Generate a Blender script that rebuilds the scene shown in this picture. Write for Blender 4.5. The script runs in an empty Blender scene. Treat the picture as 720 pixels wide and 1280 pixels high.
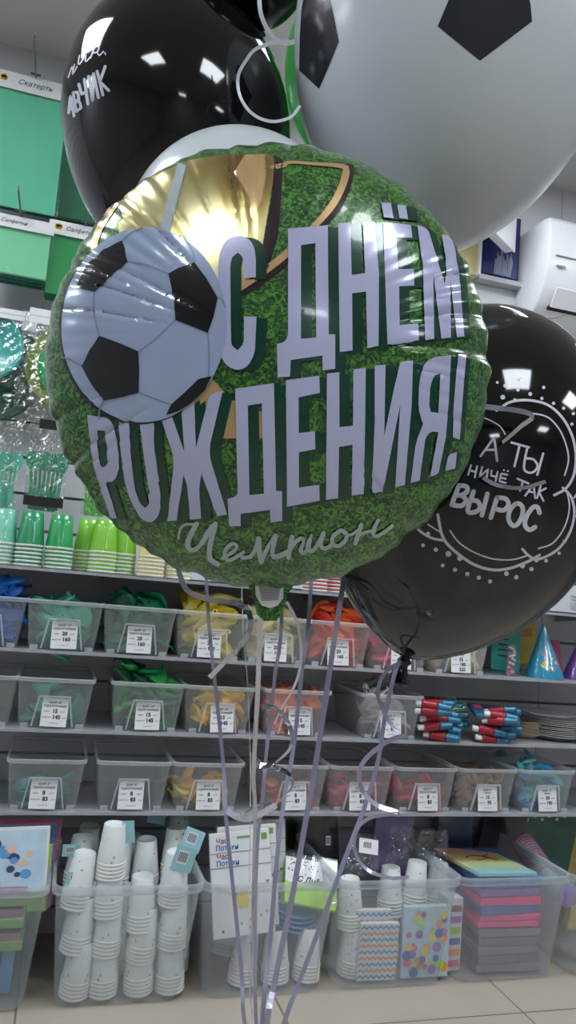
import bpy, bmesh, math, random
from math import sin, cos, tan, pi, sqrt, radians, atan2, exp
from mathutils import Vector, Matrix, Euler
from mathutils.bvhtree import BVHTree
from mathutils.geometry import tessellate_polygon
rnd = random.Random(7)
SC = bpy.context.scene
COL = SC.collection
# ------------------------------------------------------------------ camera
FPX, CX, CY, CH = 960., 360., 640., 1.04
YAW, PITCH, ROLL = radians(15.9), radians(6.1), radians(4.86)
F0 = Vector((sin(YAW), cos(YAW), 0)); R0 = Vector((cos(YAW), -sin(YAW), 0)); Z = Vector((0, 0, 1))
FW = cos(PITCH)*F0 + sin(PITCH)*Z; U0 = -sin(PITCH)*F0 + cos(PITCH)*Z
RT = cos(ROLL)*R0 + sin(ROLL)*U0; UP = -sin(ROLL)*R0 + cos(ROLL)*U0
CAM = Vector((0, 0, CH))
def ray(x, y): return FW + RT*((x-CX)/FPX) - UP*((y-CY)/FPX)
def P(x, y, D): return CAM + ray(x, y)*D
def onY(x, y, Y):
    d = ray(x, y); return CAM + d*(Y/d.y)
def idir(dx, dy): return (RT*dx - UP*dy).normalized()
cd = bpy.data.cameras.new('camera'); cam = bpy.data.objects.new('camera', cd); COL.objects.link(cam)
cd.sensor_fit = 'VERTICAL'; cd.sensor_height = 24; cd.lens = 24*FPX/1280; cd.clip_start = .02; cd.clip_end = 60
cam.matrix_world = Matrix(((RT.x, UP.x, -FW.x, 0), (RT.y, UP.y, -FW.y, 0), (RT.z, UP.z, -FW.z, CH), (0, 0, 0, 1)))
SC.camera = cam
SC.view_settings.view_transform = 'Standard'; SC.view_settings.look = 'None'
SC.view_settings.gamma = 1; SC.view_settings.use_curve_mapping = False
SC.view_settings.exposure = 0.0
SC.cycles.transparent_max_bounces = 32
SC.cycles.max_bounces = 8
# ------------------------------------------------------------------ materials
def lin(c):
    return tuple((v/255/12.92 if v/255 <= .04045 else ((v/255+.055)/1.055)**2.4) for v in c)
MATS = {}
def mat(name, col, rough=.5, metal=0., var=.08, scale=12., coat=0., bump=0., bscale=60., emit=0., spec=.5):
    if name in MATS: return MATS[name]
    m = bpy.data.materials.new(name); m.use_nodes = True; nt = m.node_tree; n = nt.nodes; L = nt.links
    b = n['Principled BSDF']; c = lin(col)
    tc = n.new('ShaderNodeTexCoord'); ns = n.new('ShaderNodeTexNoise'); ns.inputs['Scale'].default_value = scale
    ns.inputs['Detail'].default_value = 3
    L.new(tc.outputs['Object'], ns.inputs['Vector'])
    rp = n.new('ShaderNodeValToRGB'); L.new(ns.outputs['Fac'], rp.inputs['Fac'])
    rp.color_ramp.elements[0].position = .3; rp.color_ramp.elements[1].position = .7
    rp.color_ramp.elements[0].color = (*[v*(1-var) for v in c], 1)
    rp.color_ramp.elements[1].color = (*[min(1, v*(1+var)) for v in c], 1)
    L.new(rp.outputs['Color'], b.inputs['Base Color'])
    b.inputs['Roughness'].default_value = rough; b.inputs['Metallic'].default_value = metal
    b.inputs['Coat Weight'].default_value = coat; b.inputs['Coat Roughness'].default_value = .05
    b.inputs['Specular IOR Level'].default_value = spec
    if bump:
        n2 = n.new('ShaderNodeTexNoise'); n2.inputs['Scale'].default_value = bscale; L.new(tc.outputs['Object'], n2.inputs['Vector'])
        bp = n.new('ShaderNodeBump'); bp.inputs['Strength'].default_value = bump; bp.inputs['Distance'].default_value = .01
        L.new(n2.outputs['Fac'], bp.inputs['Height']); L.new(bp.outputs['Normal'], b.inputs['Normal'])
    if emit:
        b.inputs['Emission Color'].default_value = (*c, 1); b.inputs['Emission Strength'].default_value = emit
    MATS[name] = m; return m
def plastic(name, col, opac, rough=.3, bump=0., bscale=30., trans=.35):
    m = bpy.data.materials.new(name); m.use_nodes = True; nt = m.node_tree; n = nt.nodes; L = nt.links
    for x in list(n): n.remove(x)
    o = n.new('ShaderNodeOutputMaterial'); c = lin(col)
    tr = n.new('ShaderNodeBsdfTransparent'); tr.inputs[0].default_value = (.96, .96, .96, 1)
    pb = n.new('ShaderNodeBsdfPrincipled'); pb.inputs['Base Color'].default_value = (*c, 1); pb.inputs['Roughness'].default_value = rough
    tl = n.new('ShaderNodeBsdfTranslucent'); tl.inputs[0].default_value = (*c, 1)
    mx0 = n.new('ShaderNodeMixShader'); mx0.inputs[0].default_value = trans
    L.new(pb.outputs[0], mx0.inputs[1]); L.new(tl.outputs[0], mx0.inputs[2])
    mx = n.new('ShaderNodeMixShader'); L.new(tr.outputs[0], mx.inputs[1]); L.new(mx0.outputs[0], mx.inputs[2])
    tc = n.new('ShaderNodeTexCoord'); ns = n.new('ShaderNodeTexNoise'); ns.inputs['Scale'].default_value = bscale
    L.new(tc.outputs['Object'], ns.inputs['Vector'])
    mr = n.new('ShaderNodeMapRange'); mr.inputs['To Min'].default_value = opac*.85; mr.inputs['To Max'].default_value = opac*1.15
    L.new(ns.outputs['Fac'], mr.inputs['Value']); L.new(mr.outputs[0], mx.inputs[0])
    if bump:
        bp = n.new('ShaderNodeBump'); bp.inputs['Strength'].default_value = bump; bp.inputs['Distance'].default_value = .01
        L.new(ns.outputs['Fac'], bp.inputs['Height']); L.new(bp.outputs[0], pb.inputs['Normal'])
    L.new(mx.outputs[0], o.inputs[0]); MATS[name] = m; return m
def film(name, fac=.25, bs=1., sc=25):
    m = bpy.data.materials.new(name); m.use_nodes = True; nt = m.node_tree; n = nt.nodes; L = nt.links
    for x in list(n): n.remove(x)
    o = n.new('ShaderNodeOutputMaterial'); tr = n.new('ShaderNodeBsdfTransparent')
    gl = n.new('ShaderNodeBsdfGlossy'); gl.inputs['Roughness'].default_value = .12
    mx = n.new('ShaderNodeMixShader')
    tc = n.new('ShaderNodeTexCoord'); ns = n.new('ShaderNodeTexNoise'); ns.inputs['Scale'].default_value = sc; ns.inputs['Distortion'].default_value = 1.5
    L.new(tc.outputs['Object'], ns.inputs['Vector'])
    bp = n.new('ShaderNodeBump'); bp.inputs['Strength'].default_value = bs; bp.inputs['Distance'].default_value = .02
    L.new(ns.outputs['Fac'], bp.inputs['Height']); L.new(bp.outputs[0], gl.inputs['Normal'])
    mx.inputs[0].default_value = fac
    L.new(tr.outputs[0], mx.inputs[1]); L.new(gl.outputs[0], mx.inputs[2]); L.new(mx.outputs[0], o.inputs[0]); MATS[name] = m; return m
def nodes_of(name, rough=.5, metal=0., coat=0.):
    m = bpy.data.materials.new(name); m.use_nodes = True; n = m.node_tree.nodes; b = n['Principled BSDF']
    b.inputs['Roughness'].default_value = rough; b.inputs['Metallic'].default_value = metal; b.inputs['Coat Weight'].default_value = coat
    b.inputs['Coat Roughness'].default_value = .06
    MATS[name] = m; return m, n, m.node_tree.links, b
# grass print
m, n, L, b = nodes_of('grass_print', .3, .15, .6)
tc = n.new('ShaderNodeTexCoord'); mp = n.new('ShaderNodeMapping'); L.new(tc.outputs['Object'], mp.inputs[0])
nz = n.new('ShaderNodeTexNoise'); nz.inputs['Scale'].default_value = 130; nz.inputs['Detail'].default_value = 2; nz.inputs['Distortion'].default_value = 2.2
L.new(mp.outputs[0], nz.inputs['Vector'])
rp = n.new('ShaderNodeValToRGB'); e = rp.color_ramp.elements
e[0].position = .38; e[0].color = (*lin((16, 50, 24)), 1); e[1].position = .62; e[1].color = (*lin((88, 146, 54)), 1)
x = e.new(.5); x.color = (*lin((44, 96, 36)), 1)
L.new(nz.outputs['Fac'], rp.inputs['Fac']); L.new(rp.outputs['Color'], b.inputs['Base Color'])
# floor tiles
m, n, L, b = nodes_of('floor_tile', .35)
tc = n.new('ShaderNodeTexCoord'); mp = n.new('ShaderNodeMapping'); L.new(tc.outputs['Object'], mp.inputs[0])
mp.inputs['Location'].default_value = (-1.29, -1.865, 0)
br = n.new('ShaderNodeTexBrick'); br.offset = 0; br.inputs['Scale'].default_value = 1; br.inputs['Brick Width'].default_value = .64
br.inputs['Row Height'].default_value = .64; br.inputs['Mortar Size'].default_value = .0028; br.inputs['Mortar Smooth'].default_value = .1
br.inputs['Color1'].default_value = (*lin((190, 180, 164)), 1); br.inputs['Color2'].default_value = (*lin((185, 175, 161)), 1); br.inputs['Mortar'].default_value = (*lin((125, 115, 104)), 1)
L.new(mp.outputs[0], br.inputs['Vector'])
nz = n.new('ShaderNodeTexNoise'); nz.inputs['Scale'].default_value = 5; nz.inputs['Detail'].default_value = 6; L.new(tc.outputs['Object'], nz.inputs['Vector'])
mx = n.new('ShaderNodeMixRGB'); mx.blend_type = 'MULTIPLY'; mx.inputs[0].default_value = .18
L.new(br.outputs['Color'], mx.inputs[1]); L.new(nz.outputs['Fac'], mx.inputs[2]); L.new(mx.outputs[0], b.inputs['Base Color'])
M = lambda k: MATS[k]
mat('wall_panel', (205, 206, 210), .45, var=.03, scale=3)
mat('wall_groove', (120, 122, 126), .6)
mat('plaster', (196, 196, 196), .8, var=.03, scale=2)
mat('ceiling_paint', (206, 204, 202), .85, var=.03, scale=2)
mat('room_wall', (176, 180, 186), .8, var=.06, scale=1)
mat('shelf_metal', (176, 178, 184), .35, .3)
mat('dark_metal', (70, 72, 76), .45, .5)
mat('white_gloss', (228, 228, 232), .2, coat=.3, var=.02)
mat('white_paper', (228, 229, 232), .6, var=.02)
mat('ink', (30, 30, 34), .6)
mat('black_latex', (14, 14, 15), .07, var=.1, scale=4, spec=.6)
mat('white_latex', (204, 212, 217), .22, var=.02, scale=3)
mat('green_latex', (30, 150, 50), .15)
mat('dark_green_foil', (8, 28, 20), .2)
mat('pentagon_black', (48, 49, 56), .18, var=.05)
mat('balloon_print_white', (205, 208, 220), .3, var=.02)
mat('letter_white', (180, 184, 216), .22, .05, var=.02, coat=.5)
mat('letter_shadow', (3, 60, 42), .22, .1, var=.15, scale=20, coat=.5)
mat('script_white', (172, 186, 190), .25, var=.03, coat=.4)
mat('ball_panel', (160, 176, 204), .2, .1, var=.05, scale=15, coat=.6)
mat('ball_seam', (128, 144, 166), .25, .1, coat=.6)
mat('ball_black', (24, 24, 27), .18, .1, coat=.7)
mat('cup_dark', (56, 44, 52), .2, .4, coat=.6)
m, n, L, b = nodes_of('gold_print', .28, .8, .4)
tc = n.new('ShaderNodeTexCoord'); mp = n.new('ShaderNodeMapping'); mp.inputs['Scale'].default_value = (9, 9, 2); L.new(tc.outputs['Object'], mp.inputs[0])
nz = n.new('ShaderNodeTexNoise'); nz.inputs['Scale'].default_value = 1.6; nz.inputs['Detail'].default_value = 2; L.new(mp.outputs[0], nz.inputs['Vector'])
rp = n.new('ShaderNodeValToRGB'); e = rp.color_ramp.elements
e[0].position = .35; e[0].color = (*lin((140, 92, 56)), 1); e[1].position = .62; e[1].color = (*lin((226, 220, 168)), 1)
x = e.new(.5); x.color = (*lin((190, 172, 106)), 1)
L.new(nz.outputs['Fac'], rp.inputs['Fac']); L.new(rp.outputs['Color'], b.inputs['Base Color'])
mat('gold_handle', (226, 190, 138), .25, .6, var=.15, scale=14)
mat('ribbon_silver', (168, 167, 192), .28, .55, var=.06)
mat('ribbon_white', (222, 224, 236), .25, .35, var=.05)
mat('ribbon_mirror', (200, 202, 214), .1, .95, var=.05)
plastic('clear_plastic', (246, 250, 252), .19, .25, trans=.5)
plastic('clear_rim', (246, 250, 254), .5, .25, trans=.5)
plastic('tub_plastic', (236, 242, 248), .18, .3, trans=.5)
plastic('tub_rim', (230, 238, 246), .42, .3, trans=.5)
film('clear_film', .07, .12, 9); film('crinkled_film', .16, .5, 18)
# ------------------------------------------------------------------ mesh builder
class MB:
    def __init__(s): s.v = []; s.f = []; s.m = []; s.sm = []
    def add(s, vs, fs, mi=0, T=None, smooth=False):
        o = len(s.v)
        s.v += [tuple(T @ Vector(v)) if T is not None else tuple(v) for v in vs]
        for f in fs: s.f.append(tuple(i+o for i in f)); s.m.append(mi); s.sm.append(smooth)
        return s
    def box(s, x0, x1, y0, y1, z0, z1, mi=0, T=None, bev=0.):
        if bev:
            bm = bmesh.new(); bmesh.ops.create_cube(bm, size=1)
            for v in bm.verts: v.co = Vector(((x0+x1)/2+v.co.x*(x1-x0), (y0+y1)/2+v.co.y*(y1-y0), (z0+z1)/2+v.co.z*(z1-z0)))
            bmesh.ops.bevel(bm, geom=list(bm.edges), offset=bev, segments=2, affect='EDGES', profile=.5)
            s.add([v.co[:] for v in bm.verts], [[v.index for v in f.verts] for f in bm.faces], mi, T); bm.free(); return s
        v = [(x, y, z) for x in (x0, x1) for y in (y0, y1) for z in (z0, z1)]
        return s.add(v, [(0, 1, 3, 2), (4, 6, 7, 5), (0, 4, 5, 1), (2, 3, 7, 6), (0, 2, 6, 4), (1, 5, 7, 3)], mi, T)
    def loft(s, loops, mi=0, T=None, cap0=False, cap1=False, smooth=True, closed=True):
        n = len(loops[0]); vs = [p for l in loops for p in l]; fs = []
        for i in range(len(loops)-1):
            for j in range(n if closed else n-1):
                k = (j+1) % n; fs.append((i*n+j, i*n+k, (i+1)*n+k, (i+1)*n+j))
        if cap0: fs.append(tuple(range(n))[::-1])
        if cap1: fs.append(tuple(range((len(loops)-1)*n, len(loops)*n)))
        return s.add(vs, fs, mi, T, smooth)
    def lathe(s, prof, n=24, mi=0, T=None, smooth=True):
        return s.loft([[(r*cos(2*pi*j/n), r*sin(2*pi*j/n), z) for j in range(n)] for r, z in prof], mi, T, smooth=smooth,
                      cap0=prof[0][0] > 1e-5 and False, cap1=False)
    def tube(s, pts, r, n=8, mi=0, T=None):
        pts = [Vector(p) for p in pts]; loops = []
        for i, p in enumerate(pts):
            t = (pts[min(i+1, len(pts)-1)]-pts[max(i-1, 0)]).normalized()
            a = t.cross(Vector((0, 0, 1)) if abs(t.z) < .9 else Vector((1, 0, 0))).normalized(); b2 = t.cross(a)
            rr = r[i] if isinstance(r, (list, tuple)) else r
            loops.append([p + a*cos(2*pi*j/n)*rr + b2*sin(2*pi*j/n)*rr for j in range(n)])
        return s.loft(loops, mi, T, True, True)
    def build(s, name, mats, parent=None, loc=None, local=False):
        me = bpy.data.meshes.new(name)
        off = Vector((0, 0, 0))
        if parent is not None and not local: off = parent.location.copy()
        if loc is not None and not local: off = Vector(loc)
        me.from_pydata([tuple(Vector(v)-off) for v in s.v], [], s.f); me.update()
        for k in (mats if isinstance(mats, (list, tuple)) else [mats]): me.materials.append(MATS[k])
        me.polygons.foreach_set('material_index', s.m); me.polygons.foreach_set('use_smooth', s.sm)
        o = bpy.data.objects.new(name, me); COL.objects.link(o)
        if parent is not None: o.parent = parent
        elif loc is not None: o.location = loc
        return o
def empty(name, loc, label, cat, group=None, rot=None):
    o = bpy.data.objects.new(name, None); COL.objects.link(o); o.location = loc; o.empty_display_size = .02
    if rot is not None: o.rotation_euler = rot
    return tag(o, label, cat, group)
def tag(o, label=None, cat=None, group=None, kind=None):
    if label: o['label'] = label
    if cat: o['category'] = cat
    if group: o['group'] = group
    if kind: o['kind'] = kind
    return o
KIDS = {}
def dup(root, loc=None, rot=None, label=None, group=None, scale=None):
    r = root.copy(); COL.objects.link(r)
    if loc is not None: r.location = loc
    if rot is not None: r.rotation_euler = rot
    if scale is not None: r.scale = (scale,)*3
    if label: r['label'] = label
    if group: r['group'] = group
    if root.name not in KIDS:
        KIDS[root.name] = [(c, [g for g in bpy.data.objects if g.parent == c]) for c in bpy.data.objects if c.parent == root]
    for c, gs in KIDS[root.name]:
        d = c.copy(); COL.objects.link(d); d.parent = r
        for g in gs:
            h = g.copy(); COL.objects.link(h); h.parent = d
    return r
def rr(w, d, r, z, n=5, cx=0, cy=0):
    out = []
    for sx, sy, a in ((1, 1, 0), (-1, 1, pi/2), (-1, -1, pi), (1, -1, 3*pi/2)):
        for i in range(n):
            t = a + pi/2*i/(n-1); out.append((cx+sx*(w/2-r)+r*cos(t), cy+sy*(d/2-r)+r*sin(t), z))
    return out
def TRS(loc=(0, 0, 0), rot=(0, 0, 0), s=1.):
    return Matrix.Translation(loc) @ Euler(rot).to_matrix().to_4x4() @ Matrix.Scale(s, 4)
_txt = {}
def text(body, size, bold=0., shear=0.):
    key = (body, size, bold, shear)
    if key not in _txt:
        c = bpy.data.curves.new('t', 'FONT'); c.body = body; c.size = size; c.align_x = 'CENTER'; c.offset = bold; c.shear = shear; c.resolution_u = 2
        o = bpy.data.objects.new('t', c); COL.objects.link(o); bpy.context.view_layer.update()
        me = bpy.data.meshes.new_from_object(o.evaluated_get(bpy.context.evaluated_depsgraph_get()))
        _txt[key] = ([v.co[:] for v in me.vertices], [tuple(p.vertices) for p in me.polygons])
        bpy.data.objects.remove(o); bpy.data.meshes.remove(me); bpy.data.curves.remove(c)
    return _txt[key]
STAND = Matrix.Rotation(pi/2, 4, 'X')      # xy text plane -> xz plane facing -Y
def cat_rom(pts, step):
    if len(pts) < 3:
        pts = [pts[0], [(a+b)/2 for a, b in zip(pts[0], pts[-1])], pts[-1]]
    out = []; n = len(pts)
    for i in range(n-1):
        p0, p1, p2, p3 = (pts[max(i-1, 0)], pts[i], pts[i+1], pts[min(i+2, n-1)])
        d = sqrt(sum((a-b)**2 for a, b in zip(p1[:2], p2[:2]))); k = max(1, int(d/step+.5))
        for j in range(k):
            t = j/k
            out.append(tuple(.5*((2*b)+(-a+c)*t+(2*a-5*b+4*c-d_)*t*t+(-a+3*b-3*c+d_)*t**3) for a, b, c, d_ in zip(p0, p1, p2, p3)))
    out.append(tuple(pts[-1])); return out
# ------------------------------------------------------------------ prints laid on a surface
class Skin:
    """prints that lie on a balloon's skin"""
    def __init__(s, verts, faces): s.b = BVHTree.FromPolygons([Vector(v) for v in verts], faces)
    def hit(s, x, y, off):
        d = ray(x, y).normalized(); h = s.b.ray_cast(CAM, d)
        if h[0] is None: return None
        nn = h[1] if h[1].dot(d) < 0 else -h[1]
        return h[0] + nn*off
    def put(s, mb, vs, fs, mi, off):
        q = [s.hit(v[0], v[1], off) for v in vs]; idx = {}; out = []
        for i, p in enumerate(q):
            if p is not None: idx[i] = len(out); out.append(p)
        ff = []
        for f in fs:
            if all(i in idx for i in f):
                pts = [out[idx[i]] for i in f]
                if max((a-pts[0]).length for a in pts) < .03: ff.append(tuple(idx[i] for i in f))
        mb.add(out, ff, mi, smooth=True)
    def poly(s, mb, loops, mi, off=.0004, g=4.):
        loops = [[Vector((x, y, 0)) for x, y in l] for l in loops]
        flat = [p for l in loops for p in l]; tris = tessellate_polygon(loops)
        bm = bmesh.new(); vs = [bm.verts.new(p) for p in flat]
        for t in tris:
            try: bm.faces.new([vs[i] for i in t])
            except ValueError: pass
        xs = [p.x for p in flat]; ys = [p.y for p in flat]
        for ax, lo, hi in ((0, min(xs), max(xs)), (1, min(ys), max(ys))):
            k = math.ceil(lo/g)
            while k*g < hi:
                co = Vector((k*g, 0, 0)) if ax == 0 else Vector((0, k*g, 0)); no = Vector((1, 0, 0)) if ax == 0 else Vector((0, 1, 0))
                bmesh.ops.bisect_plane(bm, geom=bm.verts[:]+bm.edges[:]+bm.faces[:], plane_co=co, plane_no=no, dist=1e-5); k += 1
        bm.verts.index_update()
        s.put(mb, [(v.co.x, v.co.y) for v in bm.verts], [[v.index for v in f.verts] for f in bm.faces], mi, off); bm.free()
    def stroke(s, mb, pts, w, mi, off=.0004, step=3., smooth=True):
        w = w if isinstance(w, (list, tuple)) else [w]*len(pts)
        pw = [(p[0], p[1], q) for p, q in zip(pts, w)]
        if smooth: c = cat_rom(pw, step)
        else:
            c = []
            for a, b_ in zip(pw, pw[1:]):
                k = max(1, int(sqrt((a[0]-b_[0])**2+(a[1]-b_[1])**2)/step))
                c += [tuple(a[i]+(b_[i]-a[i])*j/k for i in range(3)) for j in range(k)]
            c.append(pw[-1])
        vs = []; fs = []
        for i, (x, y, ww) in enumerate(c):
            a = c[max(i-1, 0)]; b_ = c[min(i+1, len(c)-1)]; dx, dy = b_[0]-a[0], b_[1]-a[1]; l = sqrt(dx*dx+dy*dy) or 1
            nx, ny = -dy/l*ww/2, dx/l*ww/2; vs += [(x+nx, y+ny), (x, y), (x-nx, y-ny)]
            if i: k = 3*i; fs += [(k-3, k-2, k+1, k), (k-2, k-1, k+2, k+1)]
        s.put(mb, vs, fs, mi, off)
        for x, y, ww in (c[0], c[-1]): s.dot(mb, x, y, ww/2, mi, off)
    def dot(s, mb, x, y, r, mi, off=.0004, n=10):
        vs = [(x, y)] + [(x+r*cos(2*pi*i/n), y+r*sin(2*pi*i/n)) for i in range(n)]
        s.put(mb, vs, [(0, 1+i, 1+(i+1) % n) for i in range(n)], mi, off)
def tf(ox, oy, k): return lambda pts: [(ox+a/k, oy+b_/k) for a, b_ in pts]
# ------------------------------------------------------------------ room
WY, YF = 2.45, 2.13            # back wall, shelf front edge
CEIL = 2.685
XL, XR, YB = -3.2, 4.6, -5.5
def struct(o): o['kind'] = 'structure'; return o
struct(MB().box(XL-.1, XR+.1, YB-.1, WY+.15, -.1, 0).build('floor', 'floor_tile'))
struct(MB().box(XL-.1, XR+.1, YB-.1, WY+.15, CEIL, CEIL+.1).build('ceiling', 'ceiling_paint'))
struct(MB().box(XL-.1, XL, YB, WY, 0, CEIL).build('wall_left', 'room_wall'))
struct(MB().box(XR, XR+.1, YB, WY, 0, CEIL).build('wall_right', 'room_wall'))
struct(MB().box(XL, XR, YB-.1, YB, 0, CEIL).build('wall_front', 'room_wall'))
w = MB().box(XL, XR, WY+.012, WY+.12, 0, CEIL, 1)
zs = 1.387-.1095*12
edges = [-4.6, -1.55, -.72+.0, 1.693, 3.9]
edges = [XL, -.9, 1.693, XR]
while zs < CEIL:
    z1 = min(zs+.1095-.006, CEIL)
    for a, b_ in zip(edges, edges[1:]): w.box(a+.0012, b_-.0012, WY, WY+.02, max(zs+.003, 0), z1, 0)
    zs += .1095
    if zs > 2.2: 
        for a, b_ in zip(edges, edges[1:]): w.box(a+.0012, b_-.0012, WY, WY+.02, zs+.003, CEIL, 0)
        break
struct(w.build('wall_back', ['wall_panel', 'wall_groove']))
struct(MB().box(XL, XR, WY-.012, WY, 0, .07, bev=.002).build('baseboard_back', 'plaster'))
mat('panel_light', (240, 247, 255), .5, emit=18.)
mat('panel_frame', (225, 225, 225), .5)
for X, Y in ((-2.7, 1.42), (-1.0, 1.42), (.95, 1.62), (2.4, 1.42), (-1.0, -.62), (.70, -.55), (2.5, -.6), (-.5, -4.5), (2.4, -3.2)):
    if True:
        e_ = empty('ceiling_light', (X, Y, CEIL), 'square white LED ceiling panel, out of frame above the shop floor', 'ceiling light', 'square ceiling panels')
        MB().box(-.31, .31, -.31, -.295, -.014, -.0005).box(-.31, .31, .295, .31, -.014, -.0005).box(-.31, -.295, -.295, .295, -.014, -.0005).box(.295, .31, -.295, .295, -.014, -.0005).build('frame', 'panel_frame', e_, local=True)
        MB().box(-.295, .295, -.295, .295, -.010, -.0005).build('diffuser', 'panel_light', e_, local=True)
# ------------------------------------------------------------------ shelves
S = [1.053, .841, .639, .431]
names = ['topmost wall shelf carrying the upturned cups', 'wall shelf carrying the upper row of balloon bins', 'wall shelf carrying the middle row of balloon bins', 'lowest wall shelf carrying the bottom row of balloon bins']
for z, nm in zip(S, names):
    e_ = empty('wall_shelf', (.7, WY, z), nm, 'shelf')
    MB().box(-2.0, 1.69, YF, WY, z-.005, z, T=None).box(-2.0, 1.69, YF-.002, YF, z-.007, z+.001).box(1.695, 4.2, YF, WY, z-.005, z).box(1.695, 4.2, YF-.002, YF, z-.007, z+.001).build('board', 'shelf_metal', e_)
    for x in (-1.2, -.5, .12, .78, 1.36, 1.75, 2.4):
        MB().add([(x-.002, YF+.03, z-.005), (x-.002, WY, z-.005), (x-.002, WY, z-.03), (x+.002, YF+.03, z-.005), (x+.002, WY, z-.005), (x+.002, WY, z-.03)],
                 [(0, 1, 2), (3, 5, 4), (0, 3, 4, 1), (1, 4, 5, 2), (2, 5, 3, 0)]).build('bracket', 'shelf_metal', e_)
# ------------------------------------------------------------------ small bins with price tags
def tag_mesh(l1, l2, price, pumped, extra=None):
    m_ = MB().box(-.033, .033, -.0008, 0, -.036, .036)
    def ln(body, size, z, bold=0, x=0): v, f = text(body, size, bold); m_.add(v, f, 1, Matrix.Translation((x, -.0012, z)) @ STAND)
    ln(l1, .0085, .023, .0002); ln(l2, .0075, .014, .0002)
    ln('цена', .006, .001, 0, -.02); ln(price, .014, -.001, .0006, .001); ln('руб', .006, .001, 0, .02)
    ln('надутый', .0055, -.014, 0, -.019); ln(pumped, .014, -.016, .0006, .006); ln('руб', .005, -.014, 0, .026)
    if extra: ln(extra, .014, -.031, .0006, .004)
    else: ln('с обработкой', .004, -.028)
    return m_
bw, bd, bh = .195, .285, .132
def shell(w, d, h, r, taper, t, lip, T=None):
    """open box with rounded corners, tapered downwards, rim rolled outwards"""
    m_ = MB(); k = taper
    outer = [rr(w*k*.97, d*k*.97, r*.8, 0), rr(w*k, d*k, r, .004)] + [rr(w*(k+(1-k)*q), d*(k+(1-k)*q), r, h*q) for q in (.3, .65, .93)]
    m_.loft(outer, 0, T, cap0=True)
    inner = [rr(w*(k+(1-k)*q)-2*t, d*(k+(1-k)*q)-2*t, r-t, max(h*q, .004)) for q in (.99, .6, .02)]
    m_.loft(inner, 0, T, cap1=True)
    wr, dr = w+lip*2, d+lip*2
    m_.loft([rr(w*(k+(1-k)*.93), d*(k+(1-k)*.93), r, h*.93), rr(wr, dr, r+lip, h*.93-.002), rr(wr+.001, dr+.001, r+lip, h-.001), rr(wr-.002, dr-.002, r+lip, h), rr(w*(k+(1-k)*.99)-2*t, d*(k+(1-k)*.99)-2*t, r-t, h*.99)], 1, T)
    return m_
def make_bin():
    e_ = empty('storage_bin', (0, 0, 0), 'x', 'storage bin')
    Tb = Matrix.Translation((0, bd/2, 0))
    body = shell(bw, bd, bh, .018, .87, .0015, .004, Tb)
    body.build('body', ['clear_plastic', 'clear_rim'], e_, local=True)
    # front face leans: bottom front y = bd*(1-.87)/2
    lean = atan2(bd*.065, bh)
    def fr(x, z, dy=-.001): return (x, bd*.065*(1-z/bh)+dy, z)
    fm = MB()
    for a, b_, c_, d_ in (((-.054, .004), (-.050, .004), (-.036, .085), (-.040, .085)), ((.050, .004), (.054, .004), (.040, .085), (.036, .085)), ((-.040, .081), (.040, .081), (.040, .085), (-.040, .085))):
        q = [a, b_, c_, d_]; v = [fr(x, z, -.005) for x, z in q]+[fr(x, z, .0) for x, z in q]
        fm.add(v, [(0, 1, 2, 3), (7, 6, 5, 4), (0, 4, 5, 1), (1, 5, 6, 2), (2, 6, 7, 3), (3, 7, 4, 0)])
    fm.build('tag_holder', 'clear_rim', e_, local=True)
    for sx in (-1, 1):
        f2 = MB(); q = [(sx*.060, 0), (sx*.080, 0), (sx*.080, .012), (sx*.060, .012)]; v = [fr(x, z, -.003) for x, z in q]+[fr(x, z, .001) for x, z in q]
        f2.add(v, [(0, 1, 2, 3), (7, 6, 5, 4), (0, 4, 5, 1), (1, 5, 6, 2), (2, 6, 7, 3), (3, 7, 4, 0)])
        f2.build('front_rib', 'clear_rim', e_, local=True)
    return e_, lean
bin0, lean = make_bin()
bin_used = False
TAGS = {}
def place_bin(X, row, label, tg=None, tx=.006, y=YF+.005):
    global bin_used
    if not bin_used: r = bin0; bin_used = True; r['group'] = 'clear balloon bins on the wall shelves'; r.location = (X, y, S[row]); r['label'] = label; src = None
    else:
        r = dup(bin0, (X, y, S[row]), label=label)
    TODO_TAG.append((r, tg, tx)); return r
TODO_TAG = []
# deflated balloons -------------------------------------------------
def floppy(seed, L_=.095, W_=.034):
    g = random.Random(seed); m_ = MB(); n = 14; loops = []
    a1, a2, a3 = g.uniform(0, 6), g.uniform(0, 6), g.uniform(.5, 1.3)
    prof = [(.0, .004), (.03, .4), (.12, .75), (.3, 1.), (.5, .97), (.68, .7), (.8, .36), (.88, .2), (.95, .19), (1., .2)]
    for t, r in prof:
        x = t*L_; zc = .022*sin(a1+t*3.2*a3); yc = .016*sin(a2+t*3)
        loops.append([(x, yc+W_*r*cos(2*pi*j/n), zc+(.30+.25*t)*W_*r*sin(2*pi*j/n)*(1+.35*sin(3*2*pi*j/n+a1+t*5))) for j in range(n)])
    m_.loft(loops, 0, cap0=True)
    t = 1.; x = L_; c = loops[-1]
    cen = Vector([sum(p[i] for p in c)/n for i in range(3)]); ring = []
    for k in range(7):
        aa = 2*pi*k/6; ring.append([tuple(cen+(Vector(p)-cen).normalized()*(W_*.2+.002*cos(aa))+Vector((.002*sin(aa), 0, 0))) for p in c])
    m_.loft(ring, 0)
    return m_
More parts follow.
